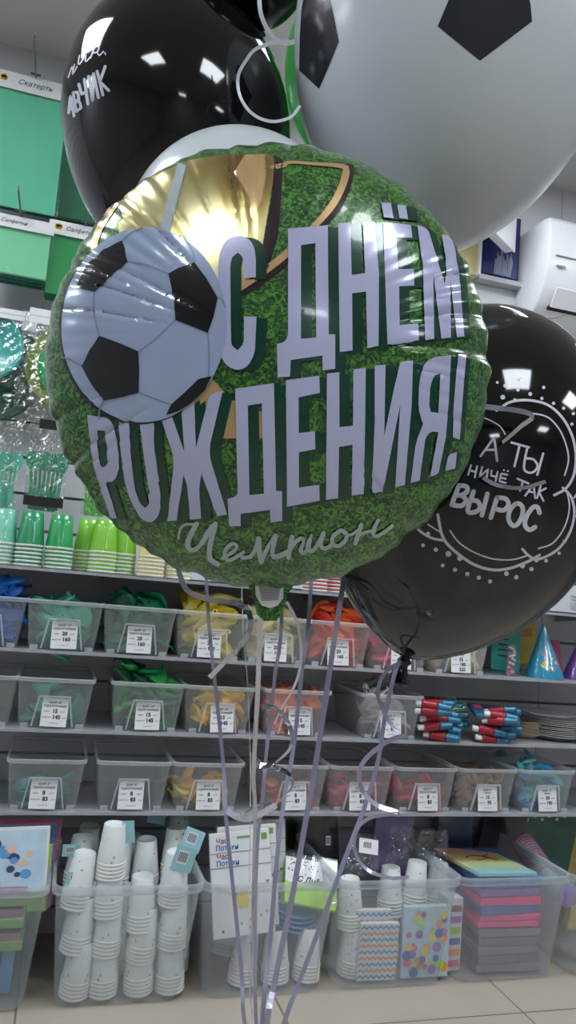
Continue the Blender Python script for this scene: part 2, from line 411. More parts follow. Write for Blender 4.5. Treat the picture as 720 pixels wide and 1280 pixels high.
LATEX = dict(blue=(40, 120, 215), mint=(90, 205, 175), teal=(60, 150, 150), green=(10, 140, 95), dgreen=(18, 90, 62), bgreen=(60, 190, 90), yellow=(238, 215, 60), pale_yellow=(240, 228, 140), orange_yellow=(246, 178, 50),
             cream=(240, 226, 180), orange=(248, 110, 60), red=(230, 60, 40), coral=(248, 130, 96), pink=(226, 80, 120), hot_pink=(240, 60, 100), rose=(235, 70, 80), brown=(150, 115, 90), tan=(190, 160, 130),
             aqua=(110, 190, 190), silver=(185, 185, 190), turquoise=(70, 170, 220), black=(20, 20, 22))
PROTO = {}
def balloon_meshes(c):
    if c not in PROTO:
        mat('latex_'+c, LATEX[c], .3, var=.1, scale=20)
        PROTO[c] = []
        for k in range(3):
            o = floppy(hash_s(c)+k).build('deflated_balloon', 'latex_'+c); PROTO[c].append(o.data); bpy.data.objects.remove(o)
    return PROTO[c]
def hash_s(s): return sum(ord(ch)*(i+3) for i, ch in enumerate(s))
def spill(X, Y, z, w, d, h, cols, n, label, group, sc=1., seed=0):
    g = random.Random(seed+int(X*1000)+int(z*100))
    for i in range(n):
        c = cols[g.randrange(len(cols))]; me = balloon_meshes(c)[g.randrange(3)]
        o = bpy.data.objects.new('deflated_balloon', me); COL.objects.link(o)
        t = (i+.5)/n; a = g.uniform(0, 2*pi); hw = w/2-.028*sc; hd = d/2-.042*sc
        s = sc*g.uniform(.85, 1.1)
        cx = g.uniform(-1, 1)*hw*(.92+.08*t); cy = g.uniform(-1, .9)*hd
        if g.random() < .72: cy = -hd*g.uniform(.65, .98)
        o.rotation_euler = (g.uniform(-.9, .9), g.uniform(-.7, .7), a); o.scale = (s,)*3
        mid = Euler(o.rotation_euler).to_matrix() @ Vector((.045*s, 0, 0))
        zz = z+.022*sc+h*t*1.0
        o.location = (X+cx-mid.x*.7, Y+cy-mid.y*.7, zz-mid.z*.5)
        tag(o, label, 'deflated balloon', group)
T1, T2, T3 = ('20', '160'), ('15', '145'), ('8', '83')
tags1 = tag_mesh("ШАР 12''", 'ОДНОТОННЫЙ', *T1); tags2 = tag_mesh("ШАР 10''", 'ОДНОТОННЫЙ', *T2); tags3 = tag_mesh("ШАР 5''", 'ОДНОТОННЫЙ', *T3)
tags4 = tag_mesh("ШАР 12''", 'ХРОМ', '35', '180', '225'); tags5 = tag_mesh("ШАР 5''", 'ХРОМ', '15', '95'); tags6 = tag_mesh("ШАР 12''", 'ХРОМ', '50', '190')
# (row, X, colour words, colours, count, fill height, tag)
ROW = [
 (0, -.178, 'bin of bright blue deflated balloons at the far left, upper row', ['blue'], 20, .15, tags1, 'bright blue'),
 (0, .020, 'bin of mint deflated balloons, upper row', ['mint'], 13, .11, tags1, 'mint'),
 (0, .219, 'bin of emerald and dark green deflated balloons, upper row', ['green', 'green', 'dgreen'], 20, .14, tags1, 'emerald green'),
 (0, .420, 'bin of yellow deflated balloons heaped over its rim, upper row', ['yellow', 'yellow', 'pale_yellow'], 21, .145, tags1, 'bright yellow'),
 (0, .613, 'bin of cream deflated balloons hanging over its rim, upper row', ['cream', 'cream', 'pale_yellow'], 19, .135, tags1, 'cream'),
 (0, .803, 'bin of orange and red deflated balloons, upper row', ['orange', 'orange', 'red'], 21, .145, tags1, 'orange red'),
 (0, 1.000, 'bin of pink deflated balloons under the black balloon, upper row', ['pink', 'hot_pink'], 14, .11, tags1, 'pink'),
 (0, 1.204, 'bin of pale cream deflated balloons beside the party hats', ['cream', 'cream', 'pale_yellow'], 20, .14, tags4, 'pale cream'),
 (1, -.178, 'empty clear bin cut by the left edge, middle row', [], 0, 0, None, ''),
 (1, .018, 'bin with a few teal deflated balloons, middle row', ['teal', 'mint'], 9, .07, tags2, 'dull teal'),
 (1, .262, 'bin of green balloons with open necks up, middle row', ['green', 'bgreen', 'dgreen'], 20, .14, tags2, 'mixed green'),
 (1, .462, 'bin half full of orange yellow balloons, middle row', ['orange_yellow', 'yellow'], 12, .08, tags2, 'orange yellow'),
 (1, .690, 'bin of coral orange balloons, middle row', ['coral', 'coral', 'orange'], 15, .10, tags2, 'coral'),
 (1, .985, 'bin of crumpled silver and tan balloons under the black balloon knot', ['silver', 'tan', 'silver', 'white_'], 14, .11, tags5, 'silver and tan'),
 (2, .018, 'bin with a shallow layer of teal balloons, bottom row', ['teal'], 9, .05, tags3, 'small teal'),
 (2, .245, 'empty clear bin with price tag, bottom row', [], 0, 0, tags3, ''),
 (2, .448, 'bin with yellow balloons lying low, bottom row', ['yellow', 'orange_yellow'], 11, .055, tags3, 'small yellow'),
 (2, .700, 'bin with a few coral balloons behind the ribbons, bottom row', ['coral', 'red'], 7, .045, tags3, 'small coral'),
 (2, .905, 'bin with a layer of pink balloons, bottom row', ['pink'], 10, .055, tags3, 'small pink'),
 (2, 1.113, 'bin with hot pink red balloons, bottom row', ['rose', 'hot_pink'], 12, .06, tags3, 'small hot pink'),
 (2, 1.320, 'bin of brown and tan balloons, bottom row', ['brown', 'tan'], 15, .09, tags5, 'brown and tan'),
 (2, 1.530, 'bin of pale aqua balloons hanging over its rim at the right', ['aqua', 'aqua', 'mint', 'turquoise'], 17, .13, tags6, 'pale aqua'),
]
LATEX['white_'] = (215, 215, 212)
for row, X, lab, cols, cnt, fh, tg, cn in ROW:
    r_ = place_bin(X, row+1, 'clear '+lab, tg)
    if cnt:
        spill(X, YF+.005+bd/2, S[row+1], bw*.86, bd*.84, fh, cols, int(cnt*2.3),
              '%s deflated balloon lying in a clear bin on the %s bin row' % (cn, ('upper', 'middle', 'bottom')[row]), '%s balloons in a bin' % cn, sc=(.9, .8, .64)[row], seed=row*7)
allb = [o for o in bpy.data.objects if o.get('category') == 'deflated balloon']
allb.sort(key=lambda o: (o.location.y-YF)/o.scale[0]-.6*(o.location.z-min(S, key=lambda z: abs(z+.02-o.location.z) if z <= o.location.z else 9)))
hp = MB(); hm = []
for o in allb[292:]:
    mn = o.data.materials[0].name
    if mn not in hm: hm.append(mn)
    T = Matrix.LocRotScale(o.location, o.rotation_euler, o.scale)
    hp.add([v.co for v in o.data.vertices], [tuple(p.vertices) for p in o.data.polygons], hm.index(mn), T, True); bpy.data.objects.remove(o)
tag(hp.build('deflated_balloon_heap', hm), 'deflated balloons of many colours filling the depths of the clear bins', 'deflated balloons', None, 'stuff')
TM = {}
for i, (r_, tg, tx) in enumerate(TODO_TAG):
    if tg is None: continue
    if id(tg) not in TM:
        o = tg.build('price_tag', ['white_paper', 'ink'], r_, local=True); TM[id(tg)] = o.data
    else:
        o = bpy.data.objects.new('price_tag', TM[id(tg)]); COL.objects.link(o); o.parent = r_
    o.location = (tx*rnd.uniform(-1, 1.5), bd*.065*(1-.045/bh)-.0055, .042); o.rotation_euler = (-lean, rnd.uniform(-.03, .03), 0)
# ------------------------------------------------------------------ cups
def cup_mesh(r0=.037, r1=.026, h=.092):
    # upturned paper cup: rim at z=0, base up
    m_ = MB()
    m_.lathe([(r0-.0035, .002), (r0-.004, -.001), (r0, -.0028), (r0+.0015, -.0005), (r0+.0012, .0022), (r0-.0005, .003)], 24, 1)
    m_.lathe([(r0-.0005, .003), (r1+.001, h-.001), (r1, h), (r1-.002, h-.0005), (r1-.003, h-.007), (.0001, h-.007)], 24, 0)
    m_.lathe([(r0-.0035, .002), (r1-.001, h-.009), (.0001, h-.009)], 24, 1)
    return m_
mat('cup_white_rim', (232, 232, 226), .5, var=.02)
CUPS = {}
def cup_pack_proto(key, col, rimcol='cup_white_rim', n=6, sp=.0105, cat='cup pack', wrap=True, **kw):
    mm = mat('cup_'+key, col, .4, **kw); e_ = empty('cup_pack', (0, 0, -20), 'x', 'cups')
    me = None
    for k in range(n):
        if me is None: o = cup_mesh().build('paper_cup', ['cup_'+key, rimcol], e_, local=True); me = o.data
        else: o = bpy.data.objects.new('paper_cup', me); COL.objects.link(o); o.parent = e_
        o.location = (0, 0, .003+sp*k)
    if wrap:
        W = MB(); H = .003+sp*(n-1)+.092; r = .0405
        loops = []
        for z_, rr_ in ((0, r), (H*.25, r+.001), (H*.45, r*.97), (H*.8, r*.80), (H+.002, r*.74), (H+.004, r*.5)):
            loops.append([(rr_*(1+.03*sin(7*a*2*pi/28+z_*90))*cos(2*pi*a/28), rr_*(1+.03*sin(5*a*2*pi/28+z_*60))*sin(2*pi*a/28), z_) for a in range(28)])
        W.loft(loops, 0); W.build('plastic_sleeve', 'clear_film', e_, local=True)
    CUPS[key] = e_; return e_
used = set()
def put_pack(key, loc, rot, label, group):
    r = CUPS[key]
    if key in used: return dup(r, loc, rot, label, group)
    # first use: copy later ones from an untouched root, so register children now
    KIDS[r.name] = [(c, []) for c in bpy.data.objects if c.parent == r]
    used.add(key); r.location = loc; r.rotation_euler = rot; r['label'] = label; r['group'] = group
    return r
cup_pack_proto('mint', (120, 205, 175)); cup_pack_proto('emerald', (10, 150, 95)); cup_pack_proto('green', (20, 165, 85))
cup_pack_proto('lime', (130, 205, 50)); cup_pack_proto('yellow', (240, 225, 140)); cup_pack_proto('red', (215, 60, 60))
for key, px, dy, lb in (('mint', 0, .06, 'mint green upturned cups in plastic, cut by the left edge on the top shelf'),
                        ('emerald', 35, .05, 'wrapped sleeve of emerald upturned cups between the mint and bright green ones'),
                        ('green', 72, .05, 'wrapped sleeve of bright green upturned cups beside the lime ones'),
                        ('lime', 107, .10, 'sleeve of lime upturned cups standing behind the front lime sleeve, at its left'),
                        ('lime', 128, .05, 'front sleeve of lime upturned cups on the top shelf'),
                        ('lime', 153, .08, 'sleeve of lime upturned cups partly behind the grass foil balloon'),
                        ('yellow', 189, .05, 'sleeve of pale yellow upturned cups beside the lime cups'),
                        ('yellow', 223, .06, 'sleeve of pale yellow upturned cups mostly hidden by the foil balloon'),
                        ('red', 396, .06, 'sleeve of red upturned cups seen below the foil balloon, left one'),
                        ('red', 425, .08, 'sleeve of red upturned cups seen below the foil balloon, right one')):
    q = onY(px, 700, YF+dy); put_pack(key, (q.x, YF+dy, S[0]+.003), (0, 0, rnd.uniform(0, 3)), lb, 'upturned cup sleeves on the top shelf')
exec_later = []
# ------------------------------------------------------------------ latex balloons
def orth(ax):
    ax = ax.normalized(); a = ax.cross(Vector((.3, 1, .2))).normalized(); return ax, a, ax.cross(a)
def latex(C, ax, R, b1, b2, p, nu=72, nv=56):
    ax, a, b_ = orth(ax); vs = []; fs = []
    for i in range(nv+1):
        t = i/nv*pi; s = -cos(t); l = s*(b2 if s > 0 else b1)
        if s > 0:
            rr_ = R*max(0, 1-s*s)**(.5+(p-.5)*min(1, s*1.4))
        else: rr_ = R*sqrt(max(0, 1-s*s))
        for j in range(nu): vs.append(C + ax*l + a*(rr_*cos(2*pi*j/nu)) + b_*(rr_*sin(2*pi*j/nu)))
    for i in range(nv):
        for j in range(nu):
            k = (j+1) % nu; fs.append((i*nu+j, i*nu+k, (i+1)*nu+k, (i+1)*nu+j))
    return vs, fs
def neck(tip, ax, r=.006, L_=.032):
    ax, a, b_ = orth(ax); m_ = MB(); n = 16
    prof = [(-.012, 2.6), (-.004, 1.3), (.0, 1.0), (.003, 1.5), (.006, 1.6), (.009, 1.1), (.014, 1.2), (.022, 1.9), (L_-.002, 2.5), (L_, 2.75), (L_+.002, 2.6), (L_, 2.3), (.018, 1.2)]
    m_.loft([[tip+ax*z+a*(r*q*cos(2*pi*j/n))+b_*(r*q*sin(2*pi*j/n)*(.75+.25*cos(4*pi*j/n+z*90))) for j in range(n)] for z, q in prof], 0, cap0=True, cap1=True)
    return m_
def balloon(px, py, D, R_px, b1_px, b2_px, p, dx, dy, material, label, group=None, extra_neck=True, deep=0.):
    k = D/FPX; C = P(px, py, D); ax = (idir(dx, dy) + FW*deep).normalized()
    vs, fs = latex(C, ax, R_px*k, b1_px*k, b2_px*k, p)
    tip = C + ax*b2_px*k
    e_ = empty('latex_balloon', tip, label, 'balloon', group)
    MB().add(vs, fs, 0, smooth=True).build('body', material, e_)
    neck(tip, ax).build('knotted_neck', material, e_)
    return e_, vs, fs, tip
bk_r, v, f, tip_r = balloon(581, 594, 1.0, 176, 213, 240, .66, -.309, .951, 'black_latex', 'glossy black latex balloon with white lettering in a cloud, tied above the snack packs')
sk = Skin(v, f); pr = MB(); H = tf(500, 460, 3.2727)
def st(pts, w, T, mb=None, skin=None, **k): (skin or sk).stroke(mb or pr, T(pts), w, 0, **k)
for pts, w_ in (([(395, 175), (410, 165), (450, 140), (520, 132), (600, 150), (660, 200), (700, 270), (718, 350), (712, 430), (680, 490), (630, 520)], 3.2),
    ([(530, 185), (600, 200), (650, 250), (680, 320), (688, 380), (672, 440)], 1.9),
    ([(665, 490), (700, 530), (712, 600), (690, 680), (640, 745), (570, 780), (530, 770), (500, 740)], 3.2),
    ([(680, 500), (692, 570), (672, 650), (625, 715), (565, 738)], 1.9),
    ([(570, 765), (520, 792), (450, 818), (380, 825), (300, 802), (220, 745), (175, 690), (155, 600)], 3.6),
    ([(525, 765), (460, 783), (380, 780), (300, 752), (240, 712), (205, 665)], 1.9),
    ([(185, 705), (130, 695), (75, 660), (40, 600)], 3.2), ([(160, 668), (115, 640)], 1.9), ([(330, 200), (370, 215), (410, 240), (430, 272)], 1.5),
    # scalloped second outline at the right
    ([(718, 350), (745, 380), (760, 440)], 2.5), ([(712, 530), (735, 500), (760, 495)], 2.5), ([(715, 600), (740, 620), (760, 610)], 2.5)):
    st(pts, w_, H)
for x, y, r in ((430, 73, 8), (482, 90, 7), (532, 107, 8), (420, 120, 10), (470, 132, 8), (580, 125, 7), (587, 80, 7), (627, 145, 7), (668, 165, 7), (708, 187, 7), (702, 230, 7), (740, 270, 7), (95, 725, 8), (147, 743, 9), (198, 760, 12), (245, 778, 11), (175, 807, 8), (225, 825, 9), (275, 842, 9), (322, 857, 9), (368, 872, 9), (435, 840, 10), (475, 855, 9), (500, 808, 11), (537, 822, 9), (557, 785, 10), (597, 788, 8), (650, 757, 7), (672, 708, 8), (488, 45, 7), (398, 60, 6), (115, 678, 9)):
    q = H([(x, y)])[0]; sk.dot(pr, q[0], q[1], r/3.27, 0)
for pts in ([(330, 360), (385, 285), (397, 380)], [(350, 335), (392, 335)], [(455, 305), (527, 325)], [(489, 315), (468, 402)], [(520, 325), (507, 412), (540, 428), (562, 402), (545, 374), (515, 370)], [(585, 350), (561, 437)]):
    st(pts, 2.9, H, smooth=len(pts) > 3)
for pts in ([(290, 398), (279, 437)], [(315, 403), (306, 447)], [(285, 418), (310, 426)], [(336, 405), (325, 445), (361, 413), (352, 458)], [(374, 420), (372, 440), (394, 446)], [(399, 425), (391, 462)], [(438, 437), (414, 432), (406, 463), (432, 470)], [(411, 448), (431, 453)],
            [(480, 453), (525, 472)], [(503, 463), (490, 502)], [(512, 522), (545, 475), (552, 532)], [(525, 505), (551, 509)], [(575, 480), (560, 532)], [(596, 492), (568, 507), (586, 543)]):
    st(pts, 2.5, H, smooth=False)
for x, y in ((425, 418), (441, 422)): q = H([(x, y)])[0]; sk.dot(pr, q[0], q[1], 1.2, 0)
for pts in ([(241, 480), (212, 560)], [(241, 480), (272, 485), (274, 505), (252, 520), (230, 519)], [(252, 520), (270, 540), (252, 563), (212, 560)], [(301, 505), (277, 582), (303, 590), (327, 572), (318, 546), (290, 541)], [(357, 515), (335, 602)],
            [(397, 530), (371, 612)], [(397, 530), (432, 535), (443, 560), (422, 582), (388, 575)], [(470, 557), (450, 580), (443, 615), (458, 643), (478, 640), (497, 610), (502, 575), (488, 555), (470, 557)], [(570, 592), (562, 570), (543, 570), (518, 605), (510, 640), (528, 662), (552, 650)]):
    st(pts, 5.8, H, step=2)
pr.build('printed_lettering', 'balloon_print_white', bk_r)
bk_l, v, f, tip_l = balloon(222, 160, 1.25, 140, 166, 200, .62, .1, .995, 'black_latex', 'large glossy black latex balloon with white lettering at its left edge, upper left')
sk = Skin(v, f); pr = MB(); Q = tf(80, 0, 3.6)
for pts in ([(22, 508), (30, 432), (46, 522)], [(24, 488), (44, 492)], [(42, 418), (56, 502)], [(42, 418), (62, 415), (68, 445), (48, 462)], [(50, 462), (70, 455), (78, 485), (56, 502)], [(68, 380), (80, 425), (103, 412)], [(93, 358), (108, 468)],
            [(112, 345), (130, 452)], [(130, 452), (134, 332)], [(134, 332), (156, 440)], [(150, 322), (176, 428)], [(186, 300), (162, 368), (202, 408)]):
    st(pts, 3.7, Q, step=2, smooth=False)
for pts in ([(20, 350), (38, 300), (40, 335)], [(48, 290), (42, 330), (60, 300)], [(70, 250), (66, 290), (84, 272), (100, 240)], [(100, 240), (98, 278), (118, 258)], [(120, 262), (140, 215), (158, 212), (150, 235), (128, 238)], [(150, 235), (160, 250), (178, 232)], [(184, 238), (188, 246)]):
    st(pts, 1.7, Q, step=2)
pr.build('printed_lettering', 'balloon_print_white', bk_l)
wh_g, v, f, tip_g = balloon(567.8, 31.2, 1.15, 197.8, 218, 286.8, .58, -.15, .989, 'white_latex', 'giant white latex balloon with black pentagons, upper right')
sk = Skin(v, f); pr = MB(); B2 = tf(360, 0, 2)
pr2 = MB()
sk.poly(pr, [[(547, 33), (560, 2), (572, -26), (655, -26), (663, 5), (665, 27), (600, 76)]], 0)
sk.poly(pr2, [[(374, 88), (375, 45), (377, 12), (380, -4), (412, -6), (424, 52), (410, 86), (399, 111)]], 0)
pr.build('printed_pentagon', 'pentagon_black', wh_g); pr2.build('printed_pentagon', 'pentagon_black', wh_g)
wh_s, _, _, tip_w = balloon(298, 312, .98, 140, 140, 165, .6, .0, 1, 'white_latex', 'plain white latex balloon peeking over the top edge of the round foil balloon')
gr_b, _, _, tip_gr = balloon(432, 85, 1.5, 76, 110, 125, .58, -.05, 1, 'green_latex', 'plain green latex balloon squeezed between the black and the giant white one')
dk_b, _, _, tip_d = balloon(331, -76, 1.2, 66, 80, 98, .52, -.1, 1, 'dark_green_foil', 'dark green black balloon at the top edge of the photo, only its bottom in view', deep=.75)
# ------------------------------------------------------------------ foil balloon
FD = .75; FC = P(335, 457, FD); fn = -FW; fr_ = RT.copy(); fu = UP.copy()
FR = 277.5/FPX*FD; FT = .082
g = random.Random(3)
WV = [(g.choice((-1, 1))*g.randint(30, 80), g.uniform(0, 6.28), g.uniform(.4, 1)) for _ in range(7)]
CREASE = [(g.uniform(0, 2*pi), g.uniform(.35, .7), g.uniform(.008, .02)) for _ in range(26)] + [(2.62, .25, .02), (.22, .45, .014), (-.12, .5, .012), (.02, .55, .01), (2.75, .3, .014), (2.9, .35, .012), (1.95, .45, .012), (1.75, .5, .01), (3.6, .45, .015), (-1.55, .6, .015)]
def sst(a, b_, x): t = min(1, max(0, (x-a)/(b_-a))); return t*t*(3-2*t)
def foil_z(rho, th, side):
    base = FT*max(0, 1-rho**2.3)**.62
    wv = 0
    for k_, ph, am in WV: wv += am*cos(k_*th+ph+rho*3)
    loc = .35+.65*max(exp(-((th-2.45+2*pi) % (2*pi)-0)**2/.25) if False else 0, exp(-(min(abs(th-2.5), 2*pi-abs(th-2.5)))**2/.3), exp(-(min(abs(th-.15), 2*pi-abs(th-.15)))**2/.25), .5*exp(-(min(abs(th-1.8), 2*pi-abs(th-1.8)))**2/.4), .5*exp(-(min(abs(th-3.7), 2*pi-abs(th-3.7)))**2/.2))
    a_ = .00042*sst(.45, .92, rho)*(1-sst(.965, 1., rho))*loc
    cr = 0
    for t0, r0, w0 in CREASE:
        d = (th-t0+pi) % (2*pi)-pi
        if abs(d) < .12 and rho > r0: cr -= .0019*exp(-(d/w0)**2)*sst(r0, r0+.3, rho)*(1-sst(.97, 1, rho))
    return base+(wv*a_+cr)
NA, NR = 540, 84; fv = []; ff = []; rhos = [1-(1-i/NR)**1.25 for i in range(NR+1)]
for side in (1, -1):
    o0 = len(fv)
    for i, rho in enumerate(rhos):
        for j in range(NA):
            th = 2*pi*j/NA
            sc = 1 + (.004*cos(26*th+1)+.003*cos(41*th)+.002*cos(63*th+2)-sum(.010*exp(-(((th-t0+pi) % (2*pi)-pi)/.03)**2) for t0, _, _ in CREASE[:30]))*sst(.8, 1, rho)
            r_ = FR*rho*sc; zz = foil_z(rho, th, side)
            fv.append(FC + fr_*(r_*cos(th)) + fu*(r_*sin(th)) + fn*(side*(zz+.0004)))
    for i in range(NR):
        for j in range(NA):
            k = (j+1) % NA; q = (o0+i*NA+j, o0+i*NA+k, o0+(i+1)*NA+k, o0+(i+1)*NA+j)
            ff.append(q if side < 0 else q[::-1])
o1 = (NR+1)*NA
for j in range(NA):
    k = (j+1) % NA; ff.append((NR*NA+j, NR*NA+k, o1+NR*NA+k, o1+NR*NA+j))
foil = empty('foil_balloon', FC-fu*FR*1.13, 'round foil balloon printed with grass, soccer ball, gold cup and large white greeting', 'balloon')
fm = MB().add(fv, ff, 0, smooth=True)
fo = Skin(fv[:o1], [q for q in ff if max(q) < o1])
FM = ['grass_print', 'gold_print', 'cup_dark', 'gold_handle', 'letter_shadow', 'letter_white', 'ball_panel', 'ball_seam', 'ball_black', 'script_white', 'clear_film']
G4 = tf(60, 170, 2.4); A = tf(260, 250, 4); B = tf(420, 240, 3.6); Cc = tf(90, 440, 3.6); Dd = tf(270, 430, 4); Ee = tf(430, 420, 3.789); Ff = tf(210, 620, 2.483); Gg = tf(70, 270, 3.13)
o = .0005
fo.poly(fm, [G4([(212, 195), (300, 130), (415, 75), (520, 58), (665, 55), (685, 80), (668, 180), (648, 300), (632, 400), (600, 450), (520, 520), (420, 420), (400, 300), (250, 280), (225, 240)])], 1, o, 4)
fo.poly(fm, [G4([(590, 58), (650, 56), (655, 120), (640, 200), (610, 260), (600, 180), (560, 110)])], 3, o*1.6, 4)
fo.poly(fm, [G4([(680, 60), (705, 75), (700, 180), (690, 300), (660, 400), (630, 420), (652, 290), (672, 180)])], 2, o*2, 4)
fo.poly(fm, [G4([(215, 300), (212, 262), (250, 225), (262, 262), (300, 290), (260, 320)])], 1, o*1.5, 4)
fo.poly(fm, [[(238, 500), (262, 470), (290, 500), (332, 517), (332, 548), (240, 548)]], 3, o, 4)
fo.poly(fm, [G4([(392, 84), (416, 92), (366, 290), (333, 290), (360, 190)])], 9, o*2.5, 4)
def fst(pts, w_, mi, off, T=tf(0, 0, 1), **k): fo.stroke(fm, T(pts), w_, mi, off, **k)
fst([(118, 310), (124, 288), (140, 262), (152, 246)], 8, 3, o*1.5)
fst([(436, 211), (433, 232), (421, 260), (400, 284), (366, 318), (338, 342), (305, 364)], [13, 11, 10, 10, 10, 11, 12], 2, o*1.2)
fst([(340, 210), (352, 208), (364, 204), (395, 206), (428, 209), (432, 215), (428, 232), (416, 256), (396, 280), (362, 314), (335, 336), (300, 360)], [5, 6, 4, 4, 6, 9, 9, 9, 8, 9, 9, 9], 3, o*2)
BIG = []
BIG.append([A([(240, 392), (240, 300), (232, 240), (205, 198), (150, 180), (95, 200), (60, 260), (52, 350), (55, 600), (62, 780), (95, 832), (150, 856), (200, 835), (235, 770), (243, 588), (181, 585), (180, 720), (150, 754), (118, 730), (115, 600), (113, 330), (122, 290), (150, 270), (175, 290), (181, 396)])])
BIG.append([A([(400, 150), (597, 133), (602, 675), (634, 675), (634, 845), (572, 855), (570, 780), (413, 802), (410, 885), (348, 888), (345, 722), (385, 712), (400, 680)]), A([(464, 232), (464, 697), (540, 690), (535, 222)])])
BIG.append([B([(8, 148), (62, 142), (68, 378), (128, 370), (118, 142), (170, 140), (190, 370), (188, 695), (138, 705), (132, 452), (70, 460), (72, 715), (15, 722)])])
BIG.append([B([(208, 142), (332, 155), (338, 212), (268, 212), (275, 352), (345, 348), (347, 425), (280, 428), (282, 600), (365, 592), (368, 668), (228, 690)])])
BIG.append([B([(200, 55), (243, 57), (254, 125), (212, 120)])]); BIG.append([B([(270, 65), (308, 67), (320, 130), (280, 125)])])
BIG.append([B([(360, 155), (408, 172), (484, 420), (492, 330), (468, 196), (508, 206), (525, 250), (548, 380), (570, 652), (537, 656), (508, 400), (511, 657), (468, 662), (432, 370), (436, 662), (396, 668), (385, 330)])])
BIG.append([Cc([(75, 282), (180, 300), (200, 360), (215, 440), (217, 540), (195, 580), (160, 588), (210, 745), (180, 745), (100, 500), (80, 330)]), Cc([(120, 352), (122, 440), (135, 510), (155, 515), (167, 500), (163, 420), (150, 350)])])
BIG.append([Cc([(213, 290), (375, 285), (372, 420), (385, 500), (402, 640), (400, 720), (370, 762), (325, 755), (285, 700), (245, 600), (225, 450)]), Cc([(262, 312), (268, 440), (285, 600), (310, 680), (335, 697), (353, 680), (350, 620), (330, 480), (308, 312)])])
BIG.append([Cc([(400, 285), (446, 270), (508, 445), (495, 255), (553, 212), (560, 432), (622, 188), (680, 176), (615, 450), (700, 728), (655, 735), (585, 545), (575, 600), (582, 745), (535, 750), (522, 600), (505, 550), (475, 755), (433, 757), (465, 480)])])
BIG.append([Dd([(97, 225), (290, 197), (300, 732), (330, 732), (330, 880), (275, 888), (270, 825), (125, 845), (125, 905), (68, 908), (60, 770), (95, 762), (110, 745)]), Dd([(160, 308), (168, 752), (240, 745), (230, 297)])])
BIG.append([Dd([(350, 183), (515, 160), (518, 245), (412, 268), (413, 445), (493, 435), (495, 525), (413, 540), (414, 715), (515, 700), (516, 780), (355, 810)])])
BIG.append([[(408.3, 467.5), (423.5, 465.5), (423.8, 533.8), (440.5, 532), (441.1, 462.2), (456.4, 460.1), (455.5, 530), (453.8, 616.6), (438.7, 618.5), (440, 555.5), (423.2, 558.5), (422, 622), (407, 624)]])
BIG.append([Ee([(142, 142), (193, 138), (187, 470), (235, 240), (262, 125), (322, 118), (315, 330), (283, 703), (238, 712), (262, 325), (180, 735), (128, 740), (142, 400)])])
BIG.append([Ee([(500, 95), (420, 98), (375, 130), (350, 220), (347, 340), (362, 400), (370, 415), (335, 500), (310, 692), (352, 682), (380, 480), (405, 450), (440, 455), (402, 662), (440, 652), (475, 480), (490, 300)]), Ee([(450, 182), (440, 365), (405, 360), (398, 330), (402, 240), (420, 190)])])
BIG.append([Ee([(535, 92), (572, 92), (562, 200), (540, 490), (508, 478), (512, 330), (525, 170)])]); BIG.append([Ee([(487, 558), (528, 545), (518, 625), (472, 635)])])
def soften(l):
    for _ in range(3):
        out = []; n_ = len(l)
        for i in range(n_):
            a, b_, c = Vector(l[i-1]), Vector(l[i]), Vector(l[(i+1) % n_]); u_, v_ = b_-a, c-b_
            an = u_.angle(v_) if u_.length and v_.length else 0
            if radians(9) < an < radians(68):
                k = min(.25*u_.length, .25*v_.length, 8); out += [tuple(b_-u_.normalized()*k), tuple(b_+v_.normalized()*k)]
            else: out.append(l[i])
        l = out
    return l
BIG = [[soften(l) for l in L_] for L_ in BIG]
for L_ in BIG:
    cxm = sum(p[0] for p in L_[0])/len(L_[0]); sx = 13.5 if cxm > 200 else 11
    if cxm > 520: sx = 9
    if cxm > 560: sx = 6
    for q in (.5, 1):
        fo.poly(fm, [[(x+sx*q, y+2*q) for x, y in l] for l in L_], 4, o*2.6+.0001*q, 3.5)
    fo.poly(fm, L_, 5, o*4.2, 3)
for pts, w_ in (([(35, 128), (40, 100), (58, 86), (88, 86)], 3), ([(90, 84), (72, 118), (62, 148), (76, 165), (105, 145), (140, 90)], 6), ([(148, 84), (132, 150), (132, 190), (155, 208)], 6.5), ([(170, 190), (200, 172), (214, 155), (203, 145), (184, 157), (176, 180), (190, 196), (215, 185), (235, 172)], 4.5),
              ([(232, 188), (255, 185), (270, 165), (282, 130)], 5), ([(282, 130), (284, 165), (290, 200)], 6.5), ([(290, 200), (312, 150), (334, 122)], 4.5), ([(334, 122), (324, 170), (334, 186), (368, 172)], 6.5), ([(385, 125), (378, 158), (374, 188)], 6), ([(376, 170), (395, 140), (415, 128), (420, 140), (410, 165), (420, 175), (436, 160)], 4.8),
              ([(445, 120), (434, 150), (440, 168), (458, 158), (480, 115)], 5), ([(482, 112), (474, 148), (486, 160), (508, 148)], 5), ([(535, 104), (513, 120), (508, 142), (524, 153), (545, 140), (553, 118), (538, 104)], 5), ([(545, 112), (565, 118), (590, 102)], 3.5), ([(598, 88), (588, 118), (580, 144)], 5.5), ([(586, 120), (612, 110), (640, 104)], 3.8), ([(650, 72), (636, 104), (640, 122), (665, 112), (692, 92)], 4.5)):
    fst(pts, w_, 9, o*3.2, Ff, step=2)
